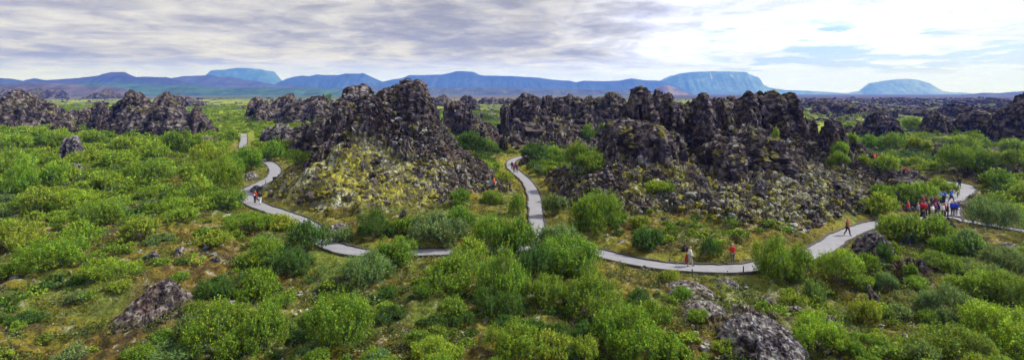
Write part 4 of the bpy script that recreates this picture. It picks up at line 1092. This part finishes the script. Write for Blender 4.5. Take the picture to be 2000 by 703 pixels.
# ------------------------------------------------------------------ haze, sky, light
def build_air():
    bm = bmesh.new(); bmesh.ops.create_cube(bm, size=1)
    x0, x1, y0, y1, z0, z1 = -33000, 33000, -300, 13300, -14, 620
    for v in bm.verts: v.co = (x0 if v.co.x < 0 else x1, y0 if v.co.y < 0 else y1, z0 if v.co.z < 0 else z1)
    me = bpy.data.meshes.new('haze'); bm.to_mesh(me); bm.free()
    m, nt = mat_new('haze_air')
    out = N(nt, 'ShaderNodeOutputMaterial'); v = N(nt, 'ShaderNodeVolumePrincipled')
    v.inputs['Color'].default_value = (.07, .21, 1., 1); v.inputs['Absorption Color'].default_value = (1, 1, 1, 1)
    v.inputs['Density'].default_value = 1.5e-4; v.inputs['Anisotropy'].default_value = 0.1
    L(nt, v.outputs[0], out.inputs['Volume'])
    o = link('haze', me, m); tag(o, 'thin blue haze over the plain', 'haze', kind='stuff')

SUN_AZ, SUN_EL = 80., 46.   # degrees right of the view direction, height
def build_sky():
    w = bpy.data.worlds.new('World'); sc.world = w; w.use_nodes = True; nt = w.node_tree; nt.nodes.clear()
    out = N(nt, 'ShaderNodeOutputWorld'); bg = N(nt, 'ShaderNodeBackground', Strength=.1)
    sky = N(nt, 'ShaderNodeTexSky'); sky.sky_type = 'NISHITA'; sky.sun_disc = False
    sky.sun_elevation = RAD(SUN_EL); sky.sun_rotation = RAD(SUN_AZ)
    tc = N(nt, 'ShaderNodeTexCoord'); sp = N(nt, 'ShaderNodeSeparateXYZ'); L(nt, tc.outputs['Generated'], sp.inputs[0])
    def M(op, a, b=None, c=None, clamp=False):
        n = nt.nodes.new('ShaderNodeMath'); n.operation = op; n.use_clamp = clamp
        for i, q in enumerate((a, b, c)):
            if q is None: continue
            if isinstance(q, (int, float)): n.inputs[i].default_value = q
            else: L(nt, q, n.inputs[i])
        return n.outputs[0]
    def MR(x, a, b, c=0., d=1.):
        n = nt.nodes.new('ShaderNodeMapRange'); n.interpolation_type = 'SMOOTHSTEP'
        L(nt, x, n.inputs['Value']); n.inputs['From Min'].default_value = a
        if isinstance(b, float): n.inputs['From Max'].default_value = b
        else: L(nt, b, n.inputs['From Max'])
        n.inputs['To Min'].default_value = c; n.inputs['To Max'].default_value = d
        return n.outputs[0]
    X, Y, Z = sp.outputs
    zc = M('ADD', M('MAXIMUM', Z, 0.), .10)
    cx = M('DIVIDE', X, zc); cy = M('DIVIDE', Y, zc)
    cb = N(nt, 'ShaderNodeCombineXYZ'); L(nt, cx, cb.inputs[0]); L(nt, cy, cb.inputs[1])
    def noise(scale, detail, rough, off, dist=0.):
        mp = nt.nodes.new('ShaderNodeMapping'); mp.inputs['Location'].default_value = off; L(nt, cb.outputs[0], mp.inputs[0])
        n = N(nt, 'ShaderNodeTexNoise', Scale=scale, Detail=detail, Roughness=rough, Distortion=dist); L(nt, mp.outputs[0], n.inputs['Vector'])
        return n.outputs['Fac']
    n1 = noise(.62, 8., .62, (3.1, 7.7, 0), .9); n2 = noise(2.6, 7., .62, (11., 2., 3.), .4); n3 = noise(1.25, 8., .55, (5., 21., 9.), .3)
    # x/y: where along the horizon; grey deck on the left, bright broken cloud on the right
    az = M('DIVIDE', X, M('MAXIMUM', M('ABSOLUTE', Y), .05))
    el = M('DIVIDE', Z, M('MAXIMUM', M('ABSOLUTE', Y), .05))
    edge = M('ADD', M('ADD', az, M('MULTIPLY', M('SUBTRACT', n1, .5), .75)), M('MULTIPLY', el, -.35))
    R = MR(edge, .02, .44)
    tex = M('ADD', M('MULTIPLY', n1, .5), M('MULTIPLY', n2, .5))
    g = MR(tex, .36, .66)
    lg = nt.nodes.new('ShaderNodeMix'); lg.data_type = 'RGBA'; L(nt, g, lg.inputs[0])
    lg.inputs[6].default_value = (3.0, 2.85, 2.3, 1); lg.inputs[7].default_value = (7.3, 7.2, 6.6, 1)
    rg = nt.nodes.new('ShaderNodeMix'); rg.data_type = 'RGBA'; L(nt, g, rg.inputs[0])
    rg.inputs[6].default_value = (6.8, 7.5, 12., 1); rg.inputs[7].default_value = (11.5, 12.8, 22., 1)
    mx = nt.nodes.new('ShaderNodeMix'); mx.data_type = 'RGBA'; L(nt, R, mx.inputs[0]); L(nt, lg.outputs[2], mx.inputs[6]); L(nt, rg.outputs[2], mx.inputs[7])
    # brighter band just over the horizon
    hz = MR(el, .02, M('ADD', .08, M('MULTIPLY', R, .05)), 1., 0.)
    br = nt.nodes.new('ShaderNodeMix'); br.data_type = 'RGBA'; L(nt, M('MULTIPLY', hz, .85), br.inputs[0]); L(nt, mx.outputs[2], br.inputs[6]); br.inputs[7].default_value = (7.4, 8.9, 26., 1)
    # holes with blue sky on the right
    hole = M('MULTIPLY', MR(n3, .50, .57), M('MULTIPLY', MR(az, .34, .48), M('MULTIPLY', MR(el, .16, .12, 0., 1.), MR(el, .03, .05, 0., 1.))))
    hs = nt.nodes.new('ShaderNodeMix'); hs.data_type = 'RGBA'; L(nt, hole, hs.inputs[0]); L(nt, br.outputs[2], hs.inputs[6])
    sk = nt.nodes.new('ShaderNodeVectorMath'); sk.operation = 'MULTIPLY_ADD'; sk.inputs[1].default_value = (.75, .8, .9); sk.inputs[2].default_value = (.6, 1.6, 9.0); L(nt, sky.outputs[0], sk.inputs[0])
    L(nt, sk.outputs[0], hs.inputs[7])
    L(nt, hs.outputs[2], bg.inputs['Color']); L(nt, bg.outputs[0], out.inputs[0])
    ld = bpy.data.lights.new('sun', 'SUN'); ld.energy = 4.4; ld.angle = RAD(3); ld.color = (1, .96, .9)
    lo = bpy.data.objects.new('sun', ld); col.objects.link(lo)
    a, e = RAD(SUN_AZ), RAD(SUN_EL)
    from mathutils import Vector
    d = Vector((math.sin(a)*math.cos(e), math.cos(a)*math.cos(e), math.sin(e)))
    lo.rotation_euler = d.to_track_quat('Z', 'Y').to_euler()

# ------------------------------------------------------------------ people
def skin_mesh(name, verts, edges, radii, root=0, sub=1):
    me = bpy.data.meshes.new(name); me.from_pydata(verts, edges, []); o = bpy.data.objects.new(name, me); col.objects.link(o)
    md = o.modifiers.new('s', 'SKIN'); md.use_smooth_shade = True
    for i, r in enumerate(radii):
        d = me.skin_vertices[0].data[i]; d.radius = (r, r) if not isinstance(r, tuple) else r; d.use_root = (i == root)
    if sub:
        s = o.modifiers.new('d', 'SUBSURF'); s.levels = sub; s.render_levels = sub
    dg = bpy.context.evaluated_depsgraph_get(); dg.update()
    res = bpy.data.meshes.new_from_object(o.evaluated_get(dg)); res.name = name
    bpy.data.objects.remove(o); bpy.data.meshes.remove(me)
    return res

def pose_joints(kind):
    """figure 1.72 m tall facing -Y; returns joint dict (r = its right, +x)"""
    J = dict(pelvis=(0, 0, .95), waist=(0, 0, 1.10), chest=(0, 0, 1.30), neckb=(0, 0, 1.46), neck=(0, -.01, 1.52), head=(0, -.02, 1.62), crown=(0, -.01, 1.68))
    for s, n in ((1, 'r'), (-1, 'l')):
        J['sh'+n] = (s*.17, 0, 1.42); J['el'+n] = (s*.23, .02, 1.13); J['wr'+n] = (s*.23, -.06, .88)
        J['hip'+n] = (s*.09, 0, .92); J['kn'+n] = (s*.10, -.02, .50); J['an'+n] = (s*.10, .02, .09); J['toe'+n] = (s*.12, -.14, .035)
    if kind in ('walk', 'stride'):
        k = 1. if kind == 'walk' else 1.25
        J['knr'] = (.10, -.16*k, .51); J['anr'] = (.10, -.22*k, .10); J['toer'] = (.11, -.38*k, .05)
        J['knl'] = (-.10, .06*k, .50); J['anl'] = (-.10, .27*k, .15); J['toel'] = (-.11, .17*k, .03)
        J['elr'] = (.22, .12, 1.15); J['wrr'] = (.22, .10, .92); J['ell'] = (-.22, -.06, 1.14); J['wrl'] = (-.20, -.22, .98)
    if kind == 'hold':
        J['elr'] = (.22, -.04, 1.14); J['wrr'] = (.08, -.26, 1.18); J['ell'] = (-.22, -.04, 1.14); J['wrl'] = (-.08, -.26, 1.18)
    if kind == 'bend':
        for k, (dy, dz) in dict(waist=(-.06, -.01), chest=(-.22, -.08), neckb=(-.35, -.15), neck=(-.39, -.17), head=(-.48, -.18), crown=(-.52, -.15)).items():
            x, y, z = J[k]; J[k] = (x, y+dy, z+dz)
        for n, s in (('r', 1), ('l', -1)):
            J['sh'+n] = (s*.17, -.31, 1.28); J['el'+n] = (s*.20, -.36, 1.0); J['wr'+n] = (s*.12, -.40, .78)
    if kind == 'crouch':
        dz = -.42
        for k in ('pelvis', 'waist', 'chest', 'neckb', 'neck', 'head', 'crown', 'shr', 'shl', 'elr', 'ell', 'wrr', 'wrl', 'hipr', 'hipl'):
            x, y, z = J[k]; J[k] = (x, y+.1-(z-.9)*.3, z+dz)
        for n, s in (('r', 1), ('l', -1)):
            J['kn'+n] = (s*.14, -.34, .50); J['an'+n] = (s*.12, -.02, .09); J['toe'+n] = (s*.13, -.18, .035); J['wr'+n] = (s*.12, -.34, .60)
    return J

POSES = {}
def pose_meshes(kind, hairk):
    key = (kind, hairk)
    if key in POSES: return POSES[key]
    J = pose_joints(kind); V = np.array
    def sub(a, b, t): return tuple(V(J[a])*(1-t)+V(J[b])*t)
    # body: one continuous surface with hands of five fingers and a nose
    vs, es, rs = [], [], []
    def add(p, r, par=None):
        vs.append(tuple(p)); rs.append(r)
        if par is not None: es.append((par, len(vs)-1))
        return len(vs)-1
    pe = add(J['pelvis'], (.14, .10)); wa = add(J['waist'], (.125, .09), pe); ch = add(J['chest'], (.15, .105), wa); nb = add(J['neckb'], .075, ch)
    nk = add(J['neck'], .05, nb)
    h = V(J['head']); c = V(J['crown'])
    ja = add(h+V([0, -.02, -.05]), (.062, .07), nk); hd = add(h+V([0, 0, .01]), (.075, .092), ja); add(c, (.062, .075), hd)
    for n, s in (('r', 1), ('l', -1)):
        sh = add(J['sh'+n], .055, ch); el = add(J['el'+n], .040, sh); wr = add(J['wr'+n], .026, el)
        d = unit(V(J['wr'+n])-V(J['el'+n])); sidev = unit(np.cross(d, V([1., 0, 0]))+1e-6)
        pm = add(V(J['wr'+n])+d*.055, (.036, .018), wr)
        for q, ln in ((-.027, .055), (-.009, .068), (.009, .072), (.027, .062)):
            k0 = add(V(J['wr'+n])+d*.09+sidev*q, .0095, pm); k1 = add(V(J['wr'+n])+d*(.09+ln*.6)+sidev*q+V([-s*.008, 0, 0]), .0085, k0)
            add(V(J['wr'+n])+d*(.09+ln)+sidev*q+V([-s*.022, 0, 0]), .0075, k1)
        t0 = add(V(J['wr'+n])+d*.045+sidev*-.035+V([-s*.01, 0, 0]), .011, pm); add(V(J['wr'+n])+d*.085+sidev*-.055+V([-s*.018, 0, 0]), .009, t0)
        hp = add(J['hip'+n], .085, pe); kn = add(J['kn'+n], .056, hp); an = add(J['an'+n], .036, kn); add(V(J['toe'+n])+V([0, 0, .02]), .03, an)
    body = skin_mesh('body', vs, es, rs, 0, 1)
    # jacket
    def chain(name, defs, sub_=1):
        ids = {}; v2, e2, r2 = [], [], []
        for (k, p, r, par) in defs:
            ids[k] = len(v2); v2.append(tuple(p)); r2.append(r)
            if par is not None: e2.append((ids[par], ids[k]))
        return skin_mesh(name, v2, e2, r2, 0, sub_)
    jd = [('ch', J['chest'], (.185, .135), None), ('wa', J['waist'], (.165, .125), 'ch'), ('pe', tuple(V(J['pelvis'])-V([0, 0, .05])), (.175, .14), 'wa'), ('nb', J['neckb'], (.10, .085), 'ch')]
    for n in 'rl': jd += [('s'+n, J['sh'+n], .082, 'ch'), ('e'+n, J['el'+n], .062, 's'+n), ('w'+n, J['wr'+n], .045, 'e'+n)]
    jacket = chain('jacket', jd)
    td = [('pe', tuple(V(J['pelvis'])-V([0, 0, .04])), (.155, .12), None)]
    for n in 'rl': td += [('h'+n, tuple(V(J['hip'+n])*.9+V(J['kn'+n])*.1), .105, 'pe'), ('k'+n, J['kn'+n], .075, 'h'+n), ('a'+n, J['an'+n], .062, 'k'+n)]
    trousers = chain('trousers', td)
    shoes = []
    for n in 'rl': shoes.append(chain('shoe', [('a', V(J['an'+n])+V([0, .04, -.035]), .05, None), ('m', (V(J['an'+n])+V(J['toe'+n]))/2+V([0, 0, -.01]), .05, 'a'), ('t', V(J['toe'+n])+V([0, -.02, .01]), .042, 'm')]))
    # hair, cap or hood and eyes
    Vi, Fi = ICO[3]
    P = Vi.copy()*V([.092, .108, .10])
    keepv = ~((P[:, 1] < -.045) & (P[:, 2] < .045)) & (P[:, 2] > (-.10 if hairk == 'long' else -.035))
    if hairk == 'cap': keepv = P[:, 2] > .02; P[:, 1] -= np.where((P[:, 1] < 0) & (P[:, 2] < .045), .06, 0)
    P = P*1.02+(h+V([0, .012, .03]))
    Fk = Fi[keepv[Fi].all(1)]
    hair = mk_mesh('cap' if hairk == 'cap' else 'hair', P, Fk, smooth=True)
    E = np.vstack([ICO[1][0]*.011+h+V([s*.03, -.088, .02]) for s in (1, -1)])
    eyes = mk_mesh('eyes', E, np.vstack([ICO[1][1], ICO[1][1]+len(ICO[1][0])]))
    nose = mk_mesh('nose', ICO[2][0]*V([.012, .018, .022])+h+V([0, -.095, -.005]), ICO[2][1], smooth=True)
    POSES[key] = (body, jacket, trousers, shoes, hair, eyes, nose)
    return POSES[key]

_cm = {}
def cmat(c, nm='cloth'):
    k = (nm,)+tuple(c)
    if k not in _cm: _cm[k] = plain(nm, c, .8, .18, 12)
    return _cm[k]
PAL = dict(red=(.62, .025, .02), darkred=(.30, .015, .03), orange=(.75, .10, .015), pink=(.62, .05, .14), black=(.012, .012, .015), navy=(.015, .025, .07), blue=(.01, .12, .50), royal=(.02, .06, .60), lightblue=(.06, .25, .55),
           white=(.78, .77, .75), grey=(.25, .26, .28), darkgrey=(.07, .07, .08), khaki=(.42, .36, .25), greytr=(.14, .13, .12), blond=(.45, .30, .12), brown=(.06, .035, .02), hairgrey=(.42, .40, .38), teal=(.03, .16, .15), skin=(.52, .30, .21), plum=(.16, .03, .10))
def person(u, v, label, jacket, trousers, hair='brown', hk='short', pose='stand', face=0., tall=1.0, shoes='black', group=None, extras=None):
    x, D, z = march(u, v)
    pd = float(pathdist(np.array([x]), np.array([D]))[0])
    if pd < 1.5: z = .045
    else: z = float(H0(np.array([x]), np.array([D]))[0])+.03
    b, j, t, s, hr, ey, no = pose_meshes(pose, hk)
    def inst(nm, me, c, parent=None, mn='cloth'):
        if not me.materials: me.materials.append(None)
        o = bpy.data.objects.new(nm, me); col.objects.link(o)
        o.material_slots[0].link = 'OBJECT'; o.material_slots[0].material = cmat(c, mn)
        if parent is not None: o.parent = parent
        return o
    root = inst('person', b, PAL['skin'], None, 'skin')
    root.location = (x, D, z); root.rotation_euler = (0, 0, face); root.scale = (tall,)*3
    tag(root, label, 'person', group)
    inst('jacket', j, PAL[jacket], root); inst('trousers', t, PAL[trousers], root)
    for q in s: inst('shoe', q, PAL[shoes], root, 'leather')
    inst('cap' if hk == 'cap' else 'hair', hr, PAL[hair], root, 'hair'); inst('eyes', ey, (.02, .015, .01), root, 'eye'); inst('nose', no, PAL['skin'], root, 'skin')
    return root, (x, D, z)

def blob(name, P, c, label, cat, group=None, mn='cloth'):
    V, Fc = ICO[3]
    loc, s, shape = P
    Q = V*np.array(s)*(1+.12*fbm(V[:, 0]*3, V[:, 1]*3, V[:, 2]*3, seed=hash_str(label) % 999, oct=2)[:, None])
    if shape: Q[:, :2] *= (1-.25*V[:, 2:3])
    o = link(name, mk_mesh(name, Q, Fc, smooth=True), cmat(c, mn), loc=loc); tag(o, label, cat, group); return o

def build_people():
    p = person
    GR = 'walkers on the left path'
    r, (x, y, z) = p(498, 397, 'person in red jacket and dark trousers standing on the left path', 'red', 'navy', 'teal', 'cap', 'stand', 2.9, group=GR)
    pk = r
    blob('shoulder_bag', ((x+.02, y-.24, z+1.12), (.12, .07, .13), 0), PAL['white'], 'round white bag on the back of the walker in red', 'bag')
    p(508, 400, 'person in black jacket and white trousers on the left path', 'black', 'white', 'brown', 'short', 'walk', 3.3, group=GR)
    GM = 'walkers on the middle path'
    p(1000, 333, 'person all in black, leftmost and farthest on the middle path', 'black', 'navy', 'brown', 'cap', 'walk', .2, group=GM)
    p(1004, 338, 'person in pink jacket on the middle path', 'pink', 'black', 'brown', 'long', 'walk', .1, group=GM)
    p(1009, 338, 'person in dark grey jacket, rightmost on the middle path', 'darkgrey', 'black', 'hairgrey', 'short', 'walk', .1, group=GM)
    p(965, 370, 'person in orange jacket at the foot of the central hill', 'orange', 'black', 'brown', 'cap', 'stand', 1.2, tall=.95)
    p(996, 377, 'person in dark clothes standing in grass left of the middle path', 'navy', 'black', 'brown', 'short', 'stand', 1.6)
    r, (x, y, z) = p(1348, 521, 'person in white jacket and khaki trousers walking right, jackets over one arm', 'white', 'khaki', 'blond', 'short', 'walk', 1.5, group='walkers on the near path')
    blob('carried_jacket', ((x-.33, y-.08, z+.72), (.15, .12, .42), 1), PAL['darkred'], 'dark red jacket hanging from the arm of the walker in white', 'jacket')
    blob('carried_coat', ((x-.17, y-.16, z+.82), (.10, .09, .33), 1), PAL['grey'], 'light grey coat hanging from the arm of the walker in white', 'coat')
    p(1431, 516, 'person in bright red jacket and grey trousers seen from behind, head bowed', 'red', 'greytr', 'hairgrey', 'short', 'hold', math.pi, tall=1.02, group='walkers on the near path')
    p(1655, 461, 'person in dark red jacket, red cap and black trousers walking on the path', 'darkred', 'black', 'red', 'cap', 'walk', .6, tall=1.02, group='walkers on the near path')
    T = 'tour group on the right path'
    L_ = [
     (1774,420,'person in open red jacket, leftmost of the tour group','red','darkgrey','hairgrey','short','stand',.4),
     (1793,424,'person in grey jacket with white hair, second from the left in the tour group','grey','greytr','hairgrey','long','stand',.5),
     (1801,421,'person in red jacket, left one of the red pair in the tour group','red','black','brown','short','stand',2.5),
     (1808,423,'person in bright red jacket, right one of the red pair in the tour group','red','black','hairgrey','short','hold',2.8),
     (1802,431,'person in black crouching in front of the red pair','black','black','brown','short','crouch',.3),
     (1815,421,'person in long dark coat right of the red pair','navy','black','hairgrey','short','stand',.4),
     (1821,428,'person in white jacket with long brown hair, front of the tour group','white','khaki','brown','long','hold',.2),
     (1827,424,'person in plum jacket right of the long-haired person in white','plum','black','brown','short','stand',.2),
     (1834,422,'person in navy jacket with a white scarf, front of the tour group','navy','navy','hairgrey','short','stand',-.3),
     (1841,427,'person in white vest and black trousers, front right of the tour group','white','black','hairgrey','short','stand',.1),
     (1846,424,'person in red jacket right of the white vest','red','black','hairgrey','short','stand',.6),
     (1851,426,'person in black at the right end of the packed crowd','black','black','brown','cap','stand',.9),
     (1803,409,'person in dark red jacket behind the red pair','darkred','black','hairgrey','short','stand',.5),
     (1809,404,'person in maroon jacket with blond hair at the back left of the crowd','darkred','navy','blond','short','stand',.5),
     (1820,409,'person in dark coat at the middle of the crowd','darkgrey','black','hairgrey','short','stand',.2),
     (1828,409,'person in pinkish red scarf and black coat in the crowd','darkred','black','hairgrey','long','stand',.1),
     (1821,400,'person in black jacket at the back of the crowd','black','black','brown','short','stand',.3),
     (1830,404,'person in plum coat behind the pinkish scarf','plum','black','blond','short','stand',.1),
     (1842,404,'person in black jacket behind the white vest','black','black','hairgrey','short','stand',-.2),
     (1834,398,'person in blue jacket, left one of the blue pair at the back','blue','navy','blond','short','stand',.4),
     (1837,399,'person in lighter blue jacket at the back of the crowd','lightblue','navy','hairgrey','short','stand',.2),
     (1844,397,'person in blue jacket, right one of the blue pair at the back','blue','navy','brown','short','stand',-.1),
     (1858,396,'person in blue jacket striding on the path right of the crowd','blue','navy','hairgrey','short','stride',.2),
     (1858,387,'person with grey hair just behind the striding blue jacket','darkgrey','black','hairgrey','short','stand',.3),
     (1860,421,'person in royal blue jacket and black trousers, right front of the group','royal','black','blond','short','stand',3.),
     (1867,421,'person in royal blue jacket carrying a white bag, rightmost of the group','royal','black','hairgrey','short','stand',2.8),
     (1864,369,'person in black standing where the path curves behind the group','black','navy','brown','short','stand',.4),
     (1874,368,'person in navy jacket and trousers on the curve behind the group','navy','navy','brown','short','stand',-.2)]
    for k, a in enumerate(L_):
        r, (x, y, z) = p(a[0], a[1], a[2], a[3], a[4], a[5], a[6], a[7], a[8], tall=.97+.06*((k*37) % 5)/5, group=T)
        if 'white bag' in a[2]:
            blob('shopping_bag', ((x+.30, y-.05, z+.72), (.14, .09, .17), 0), PAL['white'], 'white bag in the hand of the rightmost person in royal blue', 'bag')
        if 'white scarf' in a[2]:
            blob('scarf', ((x, y-.16, z+1.33), (.09, .06, .13), 0), PAL['white'], 'white scarf on the person in navy in the tour group', 'scarf')
    S = 'walkers in the right valley'
    p(1708, 321, 'person in orange jacket, leftmost of the far right trio', 'orange', 'black', 'brown', 'short', 'walk', .4, group=S)
    p(1713, 321, 'person in dark red jacket, middle of the far right trio', 'darkred', 'black', 'brown', 'short', 'walk', .4, group=S)
    p(1723, 320, 'person in grey-blue jacket, rightmost of the far right trio', 'grey', 'darkgrey', 'hairgrey', 'short', 'walk', .4, group=S)
    p(1765, 345, 'person in red jacket bending forward behind the bushes left of the curve', 'red', 'black', 'brown', 'short', 'bend', 1.2)
    # posts and little sign
    def post(u, v, h, lab, grp='marker posts beside the path'):
        x, y, z = march(u, v)
        bm = bmesh.new(); bmesh.ops.create_cone(bm, cap_ends=True, segments=10, radius1=.05, radius2=.042, depth=h)
        for w in bm.verts: w.co.z += h/2-.08
        bmesh.ops.bevel(bm, geom=[e for e in bm.edges if e.verts[0].co.z > h*.5 and e.verts[1].co.z > h*.5], offset=.012, segments=2, affect='EDGES')
        me = bpy.data.meshes.new('marker_post'); bm.to_mesh(me); bm.free()
        o = link('marker_post', me, cmat((.03, .025, .02), 'wood'), loc=(x, y, z)); tag(o, lab, 'post', grp)
    post(1352, 538, .62, 'short dark post on the lower verge below the walker in white')
    post(1452, 532, .62, 'short dark post on the lower verge below the man in bright red')
    post(519, 359, .7, 'short dark post beside the bend of the left path')
    post(1870, 386, .9, 'thin post on the inner side of the curve behind the tour group')
    x, y, z = march(1752, 404)
    root = bpy.data.objects.new('info_sign', None); col.objects.link(root); root.location = (x, y, z); tag(root, 'small dark sign on two posts rising from bushes left of the tour group', 'sign')
    for s in (-1, 1):
        bm = bmesh.new(); bmesh.ops.create_cone(bm, cap_ends=True, segments=10, radius1=.04, radius2=.04, depth=1.9)
        for w in bm.verts: w.co.z += .9; w.co.x += s*.2
        me = bpy.data.meshes.new('post'); bm.to_mesh(me); bm.free(); link('post', me, cmat((.03, .025, .02), 'wood'), parent=root)
    bm = bmesh.new(); bmesh.ops.create_cube(bm, size=1)
    for w in bm.verts: w.co = (w.co.x*.62, w.co.y*.05-.07, w.co.z*.42+1.6)
    bmesh.ops.bevel(bm, geom=bm.edges[:], offset=.012, segments=2, affect='EDGES')
    me = bpy.data.meshes.new('panel'); bm.to_mesh(me); bm.free(); link('panel', me, cmat((.02, .025, .035), 'painted_metal'), parent=root)

# ------------------------------------------------------------------ build
import time
t0 = time.time()
def tick(s): print('T %-12s %.1f' % (s, time.time()-t0))
build_ground(); tick('ground')
build_path(P_MAIN, 'path', 1.08); build_path(P_MID, 'path', .92); build_path(P_RIGHT, 'path', 1.25)
for o in [o for o in col.objects if o.name.startswith('path') and 'edging' not in o.name][1:]: o.location.z = .004
build_formations(); tick('formations')
build_rubble(); tick('rubble')
build_bushes(); tick('bushes')
build_mountains(); tick('mountains')
build_people(); tick('people')
build_air(); build_sky()

cd = bpy.data.cameras.new('camera'); cam = bpy.data.objects.new('camera', cd); col.objects.link(cam)
cam.location = (0, 0, CAMZ); cam.rotation_euler = (RAD(90), 0, 0)
cd.sensor_width = 36; cd.lens = 18; cd.shift_y = -(351.5-HZ)/2000; cd.clip_end = 80000; cd.clip_start = .5
sc.camera = cam
sc.render.engine = 'CYCLES'
sc.view_settings.view_transform = 'Standard'; sc.view_settings.look = 'None'; sc.view_settings.exposure = .22; sc.view_settings.gamma = 1
sc.cycles.max_bounces = 5; sc.cycles.diffuse_bounces = 3; sc.cycles.glossy_bounces = 1; sc.cycles.transmission_bounces = 2; sc.cycles.volume_bounces = 0; sc.cycles.transparent_max_bounces = 4
sc.cycles.use_denoising = True; sc.cycles.use_adaptive_sampling = True; sc.cycles.adaptive_threshold = .02
sc.cycles.caustics_reflective = False; sc.cycles.caustics_refractive = False
tick('done')
